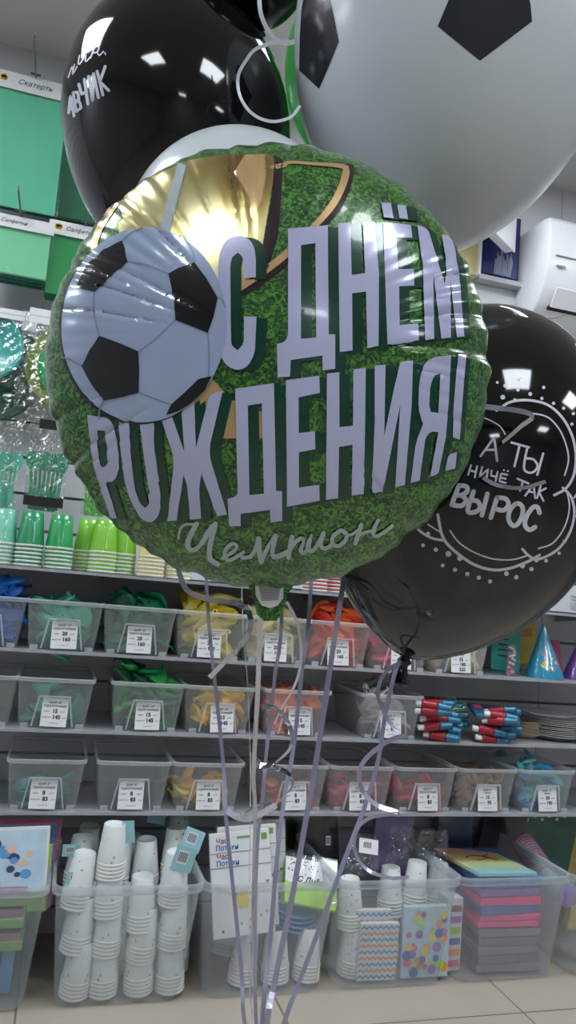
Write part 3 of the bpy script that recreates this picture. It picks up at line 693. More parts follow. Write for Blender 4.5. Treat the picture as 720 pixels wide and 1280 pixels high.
# soccer ball print
E_ = [(181.8+102*cos(t*2*pi/64)*1., 407.4+120.5*sin(t*2*pi/64)) for t in range(64)]
E_ = [(x-(y-407)*.02, y) for x, y in E_]
fo.poly(fm, [[(x-3.5, y+2.5) for x, y in E_[12:44]]+E_[12:44][::-1]], 8, o*5, 3)
fo.poly(fm, [E_], 6, o*5.6, 3)
for pg in ([(445, 232), (480, 212), (545, 188), (592, 250), (635, 325), (620, 395), (597, 460), (535, 435), (472, 410), (465, 320)], [(178, 473), (255, 500), (328, 533), (332, 610), (330, 692), (265, 708), (195, 722), (145, 655), (110, 590), (140, 530)],
           [(265, 105), (278, 145), (287, 185), (225, 238), (160, 303), (122, 294), (86, 288), (128, 200), (195, 140)], [(436, 778), (455, 738), (520, 680), (560, 640), (612, 628), (585, 682), (530, 735), (480, 765)]):
    fo.poly(fm, [Gg(pg)], 8, o*7.2, 3)
for sm in ([(287, 185), (340, 192), (395, 210), (445, 232)], [(158, 303), (158, 390), (178, 473)], [(328, 533), (400, 480), (472, 410)], [(330, 692), (390, 715), (455, 738)], [(110, 590), (70, 565), (34, 555)], [(195, 722), (178, 760), (178, 792)], [(545, 188), (540, 150), (505, 90)], [(265, 105), (300, 75), (345, 52)], [(597, 460), (602, 550), (600, 628)], [(635, 325), (650, 330), (664, 360)]):
    fst(sm, 1.8, 7, o*6.5, Gg)
fm.build('body', FM, foil)
# filling tab with barcode
tb = MB(); out = [(305, 722), (316, 745), (321, 768), (330, 776), (346, 776), (355, 762), (360, 742), (374, 722)]
fr2 = [P(x, y, FD-.004) for x, y in out]; bk2 = [P(x, y, FD+.004) for x, y in out]
tb.add(fr2+bk2, [tuple(range(8)), tuple(range(15, 7, -1))]+[(i, i+8, (i+1) % 8+8, (i+1) % 8) for i in range(8)], 0)
lab = [(318, 725), (355, 724), (354, 748), (347, 757), (338, 760), (327, 757), (320, 745)]
tb.add([P(x, y, FD-.0048) for x, y in lab], [tuple(range(7))], 1)
for k in range(11):
    y = 731+k*1.9; tb.add([P(x, yy, FD-.0054) for x, yy in ((323+k*.4, y), (351-k*.3, y-1), (351-k*.3, y-.2), (323+k*.4, y+.9))], [(0, 1, 2, 3)], 2)
mat('barcode_grey', (120, 132, 128), .5)
tb.build('filling_tab', ['grass_print', 'white_paper', 'barcode_grey'], foil)
# ------------------------------------------------------------------ ribbons
def ribbon(name, pts, w_, material, label, twist=0., tphase=0., step=.006, group=None):
    """pts: world points; flat ribbon of width w_ with a slowly turning face"""
    c = cat_rom([tuple(p) for p in pts], 9) if False else None
    V = [Vector(p) for p in pts]; seg = []
    for i in range(len(V)-1):
        p0, p1, p2, p3 = V[max(i-1, 0)], V[i], V[i+1], V[min(i+2, len(V)-1)]
        k = max(2, int((p2-p1).length/step))
        for j in range(k):
            t = j/k; seg.append(.5*((2*p1)+(-p0+p2)*t+(2*p0-5*p1+4*p2-p3)*t*t+(-p0+3*p1-3*p2+p3)*t**3))
    seg.append(V[-1]); s = 0; loops = []
    for i, p in enumerate(seg):
        tg_ = (seg[min(i+1, len(seg)-1)]-seg[max(i-1, 0)]).normalized(); vd = (p-CAM_SIDE).normalized()
        sd = tg_.cross(vd).normalized(); nn = sd.cross(tg_)
        if i: s += (p-seg[i-1]).length
        a = tphase+twist*s; d = sd*cos(a)+nn*sin(a); m_ = d.cross(tg_).normalized()*.00015
        loops.append([p-d*w_/2-m_, p+d*w_/2-m_, p+d*w_/2+m_, p-d*w_/2+m_])
    o_ = MB().loft(loops, 0, cap0=True, cap1=True, smooth=False).build(name, material, loc=seg[-1]); tag(o_, label, 'ribbon', group); return o_
CAM_SIDE = Vector((0.05, -.4, 1.0))      # side of the room the ribbons face
WT = Vector((P(330, 1320, .9).x, P(330, 1320, .9).y, 0.03))
def rb(pxs, D0, D1, w_, m_, label, start=None, end=True, **k):
    n_ = len(pxs); ys = [p[1] for p in pxs]
    pts = [P(x, y, D0+(D1-D0)*i/(n_-1)) for i, (x, y) in enumerate(pxs)]
    if start is not None: pts = list(start)+pts
    if end: pts.append(P(330, 1380, .9)); pts.append(WT)
    return ribbon('curling_ribbon' if not end else 'balloon_ribbon', pts, w_, m_, label, **k)
rb([(258, 727), (263, 800), (272, 883), (280, 967), (283, 1027), (291, 1107), (302, 1214), (306, 1280)], 1.0, .88, .0046, 'ribbon_silver', 'straight lavender ribbon running from the foil balloon edge down over the yellow bins', start=[tip_l, P(250, 560, 1.22)])
rb([(325, 776), (322, 867), (317, 967), (319, 1018), (316, 1122), (315, 1275)], .76, .86, .0052, 'ribbon_mirror', 'shiny silver ribbon hanging straight down from the foil balloon tab', twist=3.)
rb([(352, 767), (343, 850), (333, 940), (328, 1000), (322, 1050), (319, 1150), (320, 1275)], .9, .87, .0042, 'ribbon_silver', 'pale ribbon just right of the foil tab ribbon, passing the cream bin', start=[tip_w, P(345, 600, 1.0)])
rb([(388, 743), (378, 833), (367, 933), (355, 1000), (346, 1076), (337, 1183), (328, 1275)], 1.0, .86, .0052, 'ribbon_silver', 'lavender ribbon crossing the coral bin, second from the right of the straight ribbons', start=[tip_gr, P(400, 500, 1.4)])
rb([(430, 723), (413, 833), (397, 940), (382, 1027), (365, 1122), (343, 1229), (334, 1280)], .95, .85, .0064, 'ribbon_silver', 'wide lavender ribbon crossing the orange bin, rightmost of the straight ribbons', start=[tip_g, P(470, 500, 1.25), P(445, 640, 1.2)])
rb([(496, 834), (482, 891), (473, 949), (458, 1002), (444, 1040), (429, 1079), (410, 1131), (377, 1220), (355, 1280)], .99, .88, .0054, 'ribbon_silver', 'slanting lavender ribbon tied to the knot of the cloud printed black balloon', start=[tip_r+Vector((0, 0, .002))])
rb([(303, 760), (309, 850), (313, 960), (312, 1100), (312, 1240)], 1.1, .92, .0012, 'ribbon_white', 'very thin clear string hanging between the yellow and cream bins', start=[tip_d, P(315, 300, 1.45), P(300, 560, 1.3)])
def curl(pxs, D0, D1, w_, m_, label, **k): return rb(pxs, D0, D1, w_, m_, label, end=False, **k)
curl([(222, 700), (224, 716), (233, 737), (250, 746), (272, 751), (297, 755), (311, 765), (313, 785), (302, 805), (284, 824), (262, 847)], .84, .82, .0058, 'ribbon_mirror', 'curled ribbon end looping under the lower left rim of the foil balloon', twist=4, tphase=-.4)
curl([(358, 752), (370, 775), (376, 805), (375, 835), (366, 862), (352, 885), (343, 905)], .84, .86, .0036, 'ribbon_white', 'thin curled ribbon hanging beside the foil tab in front of the cream bin', twist=6)
curl([(327, 883), (343, 885), (358, 900), (366, 922), (361, 938), (348, 950), (336, 962)], .86, .84, .0058, 'ribbon_mirror', 'short silver curl in front of the coral bin, above the big curl', twist=12)
curl([(314, 957), (325, 957), (342, 959), (358, 965), (366, 975), (362, 989), (345, 998), (320, 1008), (300, 1018)], .85, .83, .0066, 'ribbon_mirror', 'big bright silver curl where the straight ribbons draw together', twist=14, tphase=.3)
curl([(345, 1006), (325, 1018), (305, 1024), (290, 1018), (284, 1012)], .83, .84, .0064, 'ribbon_white', 'pale ribbon tail crossing left under the big silver curl', twist=5)
curl([(509, 919), (490, 924), (471, 936), (456, 950), (449, 964), (451, 984), (460, 998), (474, 1008), (490, 1013), (500, 1017), (484, 1018), (466, 1021), (451, 1030), (444, 1044), (443, 1060), (449, 1076), (459, 1087), (471, 1093), (492, 1098), (511, 1096)], .9, .88, .0056, 'ribbon_silver', 'long loosely curled ribbon hanging below the black balloon knot over the pink bins', twist=3.5)
curl([(500, 829), (486, 836), (476, 850), (472, 868), (478, 886), (486, 902), (497, 915)], .97, .96, .0052, 'ribbon_silver', 'curled ribbon end springing from the black balloon knot', twist=5)
curl([(604, 508), (620, 510), (640, 512), (662, 517), (665, 523), (652, 532), (640, 543), (628, 553)], .79, .79, .0056, 'ribbon_mirror', 'shiny folded ribbon curl in front of the cloud printed balloon', twist=9)
curl([(604, 597), (615, 604), (628, 608), (645, 610), (660, 609), (672, 605), (682, 602)], .8, .8, .0042, 'ribbon_mirror', 'thin crescent ribbon curl lying across the balloon lettering', twist=7)
curl([(324, -8), (325, 12), (329, 26), (337, 41), (347, 51), (358, 54), (368, 52)], 1.0, 1.02, .0056, 'ribbon_white', 'white ribbon strand curving down from the dark balloon at the top')
curl([(326, 58), (316, 64), (308, 75), (300, 88), (297, 102), (300, 120), (310, 137), (325, 148), (343, 152), (360, 148), (368, 142), (375, 132)], 1.0, 1.02, .0042, 'ribbon_white', 'white ribbon curled into a ring before the large black balloon', twist=3.)
curl([(362, 52), (350, 53), (338, 54), (326, 59)], 1.0, 1.0, .005, 'ribbon_white', 'short white ribbon piece joining the ring curl to the hanging strand')
wt = MB(); wt.lathe([(.001, 0), (.05, 0), (.055, .006), (.05, .02), (.02, .028), (.006, .03), (.001, .031)], 28)
tag(wt.build('balloon_weight', 'ribbon_mirror', loc=(0, 0, 0)), 'silver round balloon weight on the floor where the ribbons meet, below the frame', 'balloon weight').location = (WT.x, WT.y, 0)
# ------------------------------------------------------------------ packs hanging on the wall, upper left
mat('pack_mint', (96, 208, 166), .35, var=.04, coat=.5); mat('pack_lightmint', (128, 222, 168), .35, var=.04, coat=.5)
mat('pack_green', (16, 156, 82), .35, var=.05, coat=.5); mat('pack_dark', (8, 118, 78), .4, var=.06); mat('pack_teal', (14, 110, 96), .4, var=.15, scale=40)
mat('gold_logo', (216, 164, 60), .5); mat('peg_metal', (120, 128, 132), .3, .8)
def hang_pack(x0, x1, z0, z1, yf, th, col, side, head, title, tx, label, logo=None, group=None, lay=4):
    e_ = empty('napkin_pack' if title == 'Салфетки' else 'tablecloth_pack', ((x0+x1)/2, yf, z0), label, 'party pack', group)
    st_ = MB(); k = th/lay
    for i in range(lay):
        st_.box(x0+.004*rnd.random(), x1-.004*rnd.random(), yf+i*k+.002, yf+(i+1)*k, z0+.006*rnd.random(), z1-head*.6, 0 if i == 0 else 1, bev=.0015)
    st_.build('folded_paper', [col, side], e_)
    MB().box(x0-.006, x1+.006, yf-.004, yf-.0025, z0-.004, z1-head, bev=.0005).build('plastic_bag', 'clear_film', e_)
    c_ = MB().box(x0-.006, x1+.006, yf-.006, yf-.0045, z1-head, z1, 0).box(x0-.006, x1+.006, yf+th+.001, yf+th+.0025, z1-head, z1, 0)
    v, f = text(title, head*.42, .0001, .35); c_.add(v, f, 1, Matrix.Translation((tx, yf-.0066, z1-head*.62)) @ STAND)
    if logo is not None:
        for k_ in range(5): c_.lathe([(0.0001, 0), (.0055, 0), (.0055, .0004), (.0001, .0004)], 8, 2, Matrix.Translation((logo+.006*cos(k_*1.26), yf-.0068, z1-head*.4+.004*sin(k_*1.26))) @ Matrix.Rotation(pi/2, 4, 'X'))
        c_.box(logo-.009, logo+.009, yf-.0068, yf-.0062, z1-head*.4-.010, z1-head*.4-.006, 2)
    c_.build('header_card', ['white_paper', 'ink', 'gold_logo'], e_); return e_
def peg(px, py, yf, label, L_=.13):
    q = onY(px, py, yf)
    e_ = empty('display_hook', (q.x, WY, q.z), label, 'hook', 'hooks of the packs on the left wall')
    MB().tube([(q.x, WY, q.z), (q.x, yf-L_, q.z), (q.x, yf-L_-.004, q.z+.012)], .0028, 8).build('rod', 'peg_metal', e_)
    MB().box(q.x-.014, q.x+.014, yf-.012, yf-.008, q.z-.002, q.z+.003, bev=.0005).build('stop_clip', 'dark_metal', e_)
a1 = onY(82, 112, 2.30); a2 = onY(75, 272, 2.30)
hang_pack(a2.x-.30, (a1.x+a2.x)/2, a2.z, onY(82, 108, 2.30).z, 2.30, .03, 'pack_mint', 'pack_teal', .052, 'Скатерть', onY(45, 102, 2.3).x, 'large mint green tablecloth pack under a white header card, top left', onY(6, 92, 2.3).x)
b1 = onY(80, 190, 2.35)
hang_pack(onY(72, 190, 2.36).x, onY(72, 190, 2.36).x+.30, onY(100, 277, 2.36).z, onY(100, 110, 2.36).z, 2.36, .02, 'pack_dark', 'pack_dark', .04, 'Скатерть', onY(120, 110, 2.36).x, 'dark green tablecloth pack behind the left black balloon')
c1 = onY(62, 283, 2.26); c2 = onY(58, 350, 2.26)
hang_pack(c2.x-.20, c2.x, c2.z, c1.z+.008, 2.26, .10, 'pack_lightmint', 'pack_teal', .036, 'Салфетки', onY(18, 275, 2.26).x, 'light mint napkin pack hanging below the large mint tablecloth', None, 'hanging napkin packs', 7)
d1 = onY(66, 275, 2.28); d2 = onY(62, 366, 2.28)
hang_pack(d1.x-.002, d1.x+.19, d2.z, d1.z, 2.28, .08, 'pack_green', 'pack_dark', .042, 'Салфетки', onY(100, 290, 2.28).x, 'bright green napkin pack just left of the round foil balloon', onY(74, 280, 2.28).x, 'hanging napkin packs', 6)
peg(45, 96, 2.29, 'metal hook holding the large mint tablecloth pack', .16); peg(26, 266, 2.25, 'metal hook holding the light mint napkin pack'); peg(107, 281, 2.27, 'metal hook holding the bright green napkin pack')
# hanging plate packs
mat('plate_teal', (40, 178, 170), .35, coat=.4); mat('plate_dark', (14, 108, 76), .4); mat('plate_lime', (170, 196, 50), .35, coat=.3); mat('plate_green', (8, 160, 84), .35, coat=.4); mat('grey_foil', (150, 156, 160), .25, .4)
def disc_plate(n_, r, x, y, z, m_, e_, ry=0):
    for k in range(n_):
        T = Matrix.Translation((x, y+k*.004, z)) @ Matrix.Rotation(pi/2, 4, 'X') @ Matrix.Rotation(ry, 4, 'Y')
        q = MB().lathe([(.0001, 0), (r*.68, 0), (r*.76, .008), (r*.97, .012), (r, .011), (r*.97, .010), (r*.76, .006), (r*.68, -.0015), (.0001, -.0015)], 36, 0, T)
        q.build('paper_plate', m_, e_)
def plate_pack(px, py, rpx, yf, m_, n_, label, cardpx=None, text_=None, film_=True):
    q = onY(px, py, yf); r = rpx/960*yf*.95
    e_ = empty('plate_pack', (q.x, yf, q.z-r), label, 'plate pack', 'packs of paper plates on the left wall')
    disc_plate(n_, r, q.x, yf, q.z, m_, e_)
    if film_:
        W = MB(); g2 = random.Random(int(px*7+py)); nx = 16; vs = []; fs = []
        for s_, yy in ((-1, -.016), (1, n_*.004+.004)):
            for i in range(nx+1):
                for j in range(nx+1):
                    u_, v_ = i/nx*2-1, j/nx*2-1
                    vs.append((q.x+u_*r*1.14, yf+yy+g2.uniform(-.003, .003), q.z+v_*r*1.12+.004))
        for s_ in (0, 1):
            for i in range(nx):
                for j in range(nx):
                    o_ = s_*(nx+1)**2; a = o_+i*(nx+1)+j; fs.append((a, a+1, a+nx+2, a+nx+1))
        W.add(vs, fs, 0, smooth=False).build('plastic_bag', 'crinkled_film', e_)
    if cardpx:
        p0 = onY(cardpx[0], cardpx[1], yf-.02); p1 = onY(cardpx[2], cardpx[3], yf-.02)
        MB().box(p0.x, p1.x, yf-.022, yf-.02, p1.z, p0.z, 0).box(p0.x, p1.x, yf-.0225, yf-.0219, (p0.z+p1.z)/2-.001, (p0.z+p1.z)/2, 1).build('header_card', ['white_paper', 'barcode_grey'], e_)
plate_pack(-12, 462, 66, 2.40, 'plate_dark', 3, 'dark green plates partly hidden behind the teal plate pack, left edge')
plate_pack(-14, 432, 42, 2.32, 'plate_teal', 5, 'teal plates in a crinkled bag with white header card, left edge', (-60, 374, 31, 402))
plate_pack(84, 462, 52, 2.36, 'plate_lime', 4, 'lime green plates behind the green plate pack beside the foil balloon', (30, 388, 45, 416))
plate_pack(92, 462, 44, 2.31, 'plate_green', 4, 'green plates in a clear bag with white header card beside the foil balloon', (38, 384, 82, 410))
# cutlery packs
mat('cutlery_green', (12, 160, 116), .3, coat=.3); mat('cutlery_mint', (80, 200, 166), .3, coat=.3); mat('cutlery_lime', (96, 200, 60), .3, coat=.3); mat('black_card', (26, 26, 28), .5)
def utensil(m_, x, y, z, kind, tilt, mi=0):
    T = Matrix.Translation((x, y, z)) @ Matrix.Rotation(tilt, 4, 'Y')
    pr_ = [(0, .006), (.05, .005), (.09, .0036), (.105, .004)]
    if kind == 'spoon': pr_ += [(.112, .010), (.126, .0155), (.142, .015), (.153, .009), (.157, .001)]
    else: pr_ += [(.112, .010), (.124, .0125)]
    vs = []; fs = []
    for zz, w_ in pr_: vs += [(-w_, -.001, zz), (w_, -.001, zz), (w_, .001, zz), (-w_, .001, zz)]
    for i in range(len(pr_)-1):
        for j in range(4): fs.append((4*i+j, 4*i+(j+1) % 4, 4*i+4+(j+1) % 4, 4*i+4+j))
    fs += [(3, 2, 1, 0), tuple(range(4*len(pr_)-4, 4*len(pr_)))]
    m_.add(vs, fs, mi, T)
    if kind == 'fork':
        for q in (-.0105, -.0036, .0036, .0105): m_.box(q-.0018, q+.0018, -.001, .001, .123, .156, mi, T)
def cutlery(px0, px1, pyt, pyb, m_, label, band=True, n_=8, head=True, yf=2.36):
    a = onY(px0, pyb, yf); b_ = onY(px1, pyb, yf); t_ = onY((px0+px1)/2, pyt, yf); W_ = b_.x-a.x
    e_ = empty('cutlery_pack', ((a.x+b_.x)/2, yf, a.z), label, 'cutlery pack', 'packs of plastic cutlery on the left wall')
    g2 = random.Random(int(px0+pyb))
    for k in range(n_):
        u_ = MB(); kd = 'spoon' if k % 3 == 0 else 'fork'
        utensil(u_, 0, 0, 0, kd, 0); o_ = u_.build(kd, m_, e_, local=True)
        x = a.x+W_*(.14+.72*(k+.5)/n_); s_ = (t_.z-a.z)*.97/.157
        o_.location = (x-e_.location.x, -.006+.004*(k % 3), 0); o_.scale = (1.05, 1, s_); o_.rotation_euler = (0, (.5-(k+.5)/n_)*-.16, 0)
    MB().box(a.x, b_.x, yf-.014, yf-.0135, a.z-.004, t_.z+.075).build('plastic_bag', 'crinkled_film', e_)
    if band: MB().box(a.x, b_.x, yf-.0155, yf-.0145, a.z+.012, a.z+.040).build('paper_band', 'black_card', e_)
    if head: MB().box(a.x+.02, b_.x+.01, yf-.0155, yf-.0145, t_.z+.060, t_.z+.088).build('header_card', 'black_card', e_)
cutlery(-22, 17, 560, 636, 'cutlery_mint', 'mint plastic cutlery in a clear bag at the left edge', False, 7, False)
cutlery(28, 78, 562, 636, 'cutlery_green', 'emerald plastic forks and spoons with a black paper band', True, 8, True)
cutlery(100, 132, 590, 643, 'cutlery_lime', 'lime green plastic cutlery half hidden by the foil balloon', False, 6, False)
# ------------------------------------------------------------------ upper right: air conditioner and display
ac = empty('air_conditioner', (1.95, WY, 2.08), 'white wall mounted split air conditioner at the right edge', 'air conditioner')
AX = onY(688, 300, 2.24).x
prof = [(2.45, 2.455), (2.30, 2.455), (2.262, 2.445), (2.248, 2.42), (2.244, 2.34), (2.25, 2.27), (2.268, 2.20), (2.30, 2.145), (2.345, 2.108), (2.40, 2.092), (2.45, 2.088)]
def ext(prof, x0, x1, mi=0, bev=.012):
    cy_ = sum(p[0] for p in prof)/len(prof); cz = sum(p[1] for p in prof)/len(prof)
    L_ = [[(x, min(WY, cy_+(y-cy_)*s_), cz+(z-cz)*s_) for y, z in prof] for x, s_ in ((x0, .93), (x0+bev*.4, .975), (x0+bev, 1), (x1-bev, 1), (x1, .95))]
    return MB().loft(L_, mi, cap0=True, cap1=True)
ext(prof, AX, AX+.86).build('casing', 'white_gloss', ac)
MB().add([(AX+x, y, z) for x in (.05, .81) for y, z in ((2.262, 2.195), (2.298, 2.138), (2.294, 2.132), (2.257, 2.19))], [(0, 1, 5, 4), (1, 2, 6, 5), (2, 3, 7, 6), (3, 0, 4, 7), (0, 3, 2, 1), (4, 5, 6, 7)]).build('louver', 'white_gloss', ac)
MB().add([(AX+x, y, z) for x in (.045, .815) for y, z in ((2.302, 2.140), (2.312, 2.131), (2.307, 2.125), (2.297, 2.134))], [(0, 1, 5, 4), (1, 2, 6, 5), (2, 3, 7, 6), (3, 0, 4, 7), (0, 3, 2, 1), (4, 5, 6, 7)]).build('air_outlet', 'ink', ac)
MB().add([(AX+x, y, z) for x in (.03, .83) for y, z in ((2.2425, 2.300), (2.2425, 2.303), (2.246, 2.303), (2.246, 2.300))], [(0, 1, 5, 4), (1, 2, 6, 5), (2, 3, 7, 6), (3, 0, 4, 7), (0, 3, 2, 1), (4, 5, 6, 7)]).build('panel_seam', 'barcode_grey', ac)
MB().box(AX+.035, AX+.07, 2.244, 2.247, 2.262, 2.268).build('display_mark', 'barcode_grey', ac)
# white cabinet
Cb = onY(641, 316, 2.36)
cb = empty('wall_cabinet', (Cb.x, Cb.y, Cb.z), 'white box turned aslant on the wall left of the air conditioner', 'cabinet', None, (0, 0, radians(35)))
MB().box(-.34, 0, 0, .03, .004, .2, bev=.003).build('body', 'white_gloss', cb, local=True)
MB().box(-.345, .003, -.008, -.001, 0, .204, bev=.002).build('lid', 'white_gloss', cb, local=True)
mat('poster_blue', (38, 44, 108), .3, var=.2, scale=8); mat('poster_pale', (150, 158, 178), .35); mat('cream_board', (206, 192, 140), .6); mat('wood_orange', (178, 120, 90), .6, var=.3, scale=30)
q0 = onY(601, 300, 2.425); q1 = onY(648, 353, 2.425)
ps = empty('framed_poster', (q0.x, 2.41, q1.z), 'dark blue framed poster below the white wall box', 'poster')
MB().box(q0.x-.004, q1.x, 2.428, 2.445, q1.z-.004, q0.z+.12, bev=.003).build('frame', 'black_card', ps)
pm_ = MB().box(q0.x, q1.x-.008, 2.424, 2.428, q1.z+.008, q0.z+.11, 0)
for k in range(9):
    x = q0.x+.06+.008*k; pm_.add([(x, 2.4235, q1.z+.012), (x+.006, 2.4235, q1.z+.012), (x+.010+.002*(k % 3), 2.4235, q1.z+.07+.012*((k*5) % 4)), (x+.003, 2.4235, q1.z+.07+.01*((k*3) % 5))], [(0, 1, 2, 3)], 1)
pm_.build('print', ['poster_blue', 'poster_pale'], ps)
MB().box(q0.x-.01, q1.x+.004, 2.405, 2.445, q1.z-.026, q1.z-.006, bev=.002).build('ledge', 'shelf_metal', ps)
r0 = onY(590, 330, 2.41)
cs = MB().box(r0.x-.12, onY(596, 330, 2.41).x, 2.40, WY, q1.z-.02, q0.z+.14, 0, bev=.002).box(onY(596, 330, 2.4).x+.001, onY(599, 330, 2.4).x, 2.385, WY, q1.z-.02, q0.z+.14, 1)
tag(cs.build('cream_board', ['cream_board', 'white_gloss'], loc=(r0.x-.04, 2.45, q1.z-.02)), 'cream board with a white edge between the foil balloon and the blue poster', 'board')
s0 = onY(641, 386, 2.42); s1 = onY(657, 396, 2.42)
mat('sign_blue', (34, 100, 178), .4)
sg = MB().box(s0.x, s1.x, 2.42, 2.44, s1.z-.03, s0.z, 0, bev=.001)
for k in range(3): sg.box(s0.x+.004+.010*k, s0.x+.010+.010*k, 2.4195, 2.42, s0.z-.018, s0.z-.006, 1)
tag(sg.build('wall_sign', ['sign_blue', 'white_paper'], loc=(s0.x, 2.43, s1.z)), 'small blue and white sign just above the right black balloon', 'sign')
# bright picture under the air conditioner
m, n, L, b = nodes_of('winter_print', .5)
tc = n.new('ShaderNodeTexCoord'); nz = n.new('ShaderNodeTexNoise'); nz.inputs['Scale'].default_value = 22; nz.inputs['Detail'].default_value = 6; nz.inputs['Distortion'].default_value = 1
L.new(tc.outputs['Object'], nz.inputs['Vector']); rp = n.new('ShaderNodeValToRGB'); e = rp.color_ramp.elements
e[0].position = .42; e[0].color = (*lin((110, 130, 140)), 1); e[1].position = .5; e[1].color = (*lin((215, 238, 246)), 1); L.new(nz.outputs['Fac'], rp.inputs['Fac']); L.new(rp.outputs['Color'], b.inputs['Base Color'])
t0 = onY(672, 393, 2.40); t1 = onY(722, 445, 2.40)
pc = empty('wall_picture', (t0.x, 2.43, t1.z), 'pale wintry picture with an orange brown edge under the air conditioner', 'picture')
MB().box(t0.x+.03, t0.x+.55, 2.40, 2.43, t1.z-.12, t0.z-.014, bev=.002).build('print', 'winter_print', pc)
MB().box(t0.x-.03, t0.x+.029, 2.395, 2.435, t1.z-.12, t0.z, bev=.003).box(t0.x+.029, t0.x+.2, 2.395, 2.435, t0.z-.013, t0.z, bev=.002).build('frame', 'wood_orange', pc)
cbl = [onY(652, 385, 2.43), onY(664, 396, 2.30), onY(690, 398, 2.28), onY(705, 394, 2.3), onY(722, 382, 2.36)]
tag(MB().tube(cbl, .0025, 6).build('hanging_cable', 'barcode_grey', loc=cbl[0]), 'thin grey cable sagging under the air conditioner', 'cable')
# ------------------------------------------------------------------ right shelves: hats, snack packs, plates
def sheet_pack(name, c0, w_, d_, h_, rot, mats_, label, cat, group=None, deco=None, film_=True):
    """flat pack: printed block in a clear bag; local x width, y thickness, z height"""
    e_ = empty(name, c0, label, cat, group, rot)
    a = MB().box(-w_/2, w_/2, 0, d_, 0, h_, 0, bev=min(.002, d_/4))
    if deco: deco(a, w_, d_, h_)
    a.build('printed_block', mats_, e_, local=True)
    if film_: MB().box(-w_/2-.004, w_/2+.004, -.002, d_+.002, -.002, h_+.006, bev=.001).build('plastic_bag', 'clear_film', e_, local=True)
    return e_
COLS = dict(hat_blue=(30, 160, 196), print_orange=(240, 150, 60), print_pink=(230, 80, 130), print_yellow=(236, 206, 60), teal_card=(70, 190, 180), purple=(150, 90, 190), lilac=(160, 140, 200), snack_red=(150, 40, 50), snack_blue=(62, 122, 152),
            kraft=(196, 178, 158), plate_grey=(190, 184, 178), lime_pack=(166, 216, 40), sky=(96, 160, 216), navy=(50, 66, 110), pack_pink=(244, 84, 150), pack_blue=(78, 120, 176), pack_purple=(150, 110, 176), pack_grey=(140, 136, 144), aqua_card=(150, 206, 216),
            green_napkin=(120, 160, 80), mauve=(150, 110, 130), pale_blue=(190, 216, 232), dark_glitter=(40, 34, 48), peach=(236, 196, 170), zig_blue=(80, 150, 190), zig_orange=(226, 150, 70), brown_print=(110, 80, 60))
for k, c in COLS.items(): mat(k, c, .42, var=.08, scale=25, coat=.2)
MATS['snack_blue'].node_tree.nodes['Principled BSDF'].inputs['Metallic'].default_value = .6
MATS['snack_red'].node_tree.nodes['Principled BSDF'].inputs['Metallic'].default_value = .4
def hat(px, yf, r, h_, m_, label, tilt=(0, 0, 0), deco=True):
    q = onY(px, 840, yf); e_ = empty('party_hat', (q.x, yf, S[1]+.001), label, 'party hat', None, tilt)
    c_ = MB().lathe([(r, 0), (r+.001, .002), (.003, h_), (.0001, h_+.001)], 32, 0)
    c_.build('cone', m_, e_, local=True)
    if deco:
        d_ = MB(); g2 = random.Random(int(px))
        for k in range(46):
            a = -pi/2+g2.uniform(-.75, .75); zz = h_*g2.uniform(.12, .62); rr_ = r*(1-zz/h_)+.0012; s_ = g2.uniform(.003, .007)
            T = Matrix.Translation((rr_*cos(a), rr_*sin(a), zz)) @ Matrix.Rotation(a+pi/2, 4, 'Z') @ Matrix.Rotation(-atan2(r, h_), 4, 'X') @ Matrix.Rotation(g2.uniform(0, 3), 4, 'Y')
            d_.box(-s_, s_, -.0008, .0004, -s_*.6, s_*.6, g2.randrange(4), T)
        d_.build('printed_pattern', ['print_orange', 'print_pink', 'print_yellow', 'white_paper'], e_, local=True)
    k_ = MB().loft([[((r+.006)*cos(2*pi*j/20)*s_*(1+.05*sin(j*3)), (r+.006)*sin(2*pi*j/20)*s_*(1+.04*cos(j*5)), zz) for j in range(20)] for zz, s_ in ((.0, 1.), (h_*.4, .72), (h_*.8, .3), (h_+.012, .12))], 0)
    k_.build('plastic_bag', 'clear_film', e_, local=True)
hat(680, 2.20, .062, .17, 'hat_blue', 'blue cone party hat with colourful print in a clear bag', (0, -.06, 0))
hat(722, 2.22, .05, .12, 'purple', 'purple party hat with bright pattern at the right edge')
q = onY(640, 842, 2.3); sheet_pack('card_pack', (q.x, 2.34, S[1]+.002), .11, .004, .16, (-.15, .08, 0), ['teal_card', 'ink'], 'teal party card pack leaning behind the blue cone hat', 'card pack', None, lambda a, w_, d_, h_: [a.box(-w_*.3, w_*.1, -.001, 0, h_*(.3+.12*k), h_*(.33+.12*k), 1) for k in range(4)])
q = onY(668, 780, 2.36); sheet_pack('card_pack', (q.x, 2.38, S[1]+.03), .08, .004, .155, (-.1, -.1, 0), ['print_yellow', 'print_orange'], 'yellow card pack behind the tip of the blue cone hat', 'card pack', None, lambda a, w_, d_, h_: a.box(-w_*.3, w_*.3, -.001, 0, h_*.6, h_*.8, 1))
q = onY(700, 840, 2.34); sheet_pack('whistle_pack', (q.x, 2.34, S[1]+.002), .03, .01, .12, (-.1, -.12, 0), ['print_pink', 'ink'], 'narrow pink pack between the blue and purple hats', 'toy pack')
q = onY(638, 845, 2.19); e_ = empty('toy_bag', (q.x, 2.19, S[1]+.001), 'small clear bag of white and pink pieces beside the blue cone hat', 'toy bag')
MB().loft([[((.022-.006*z/.1)*cos(2*pi*j/16)*(1+.1*sin(j*4+z*60)), .016*sin(2*pi*j/16), z) for j in range(16)] for z in (0, .02, .05, .08, .1)], 0, cap0=True).build('bag', 'crinkled_film', e_, local=True)
b_ = MB()
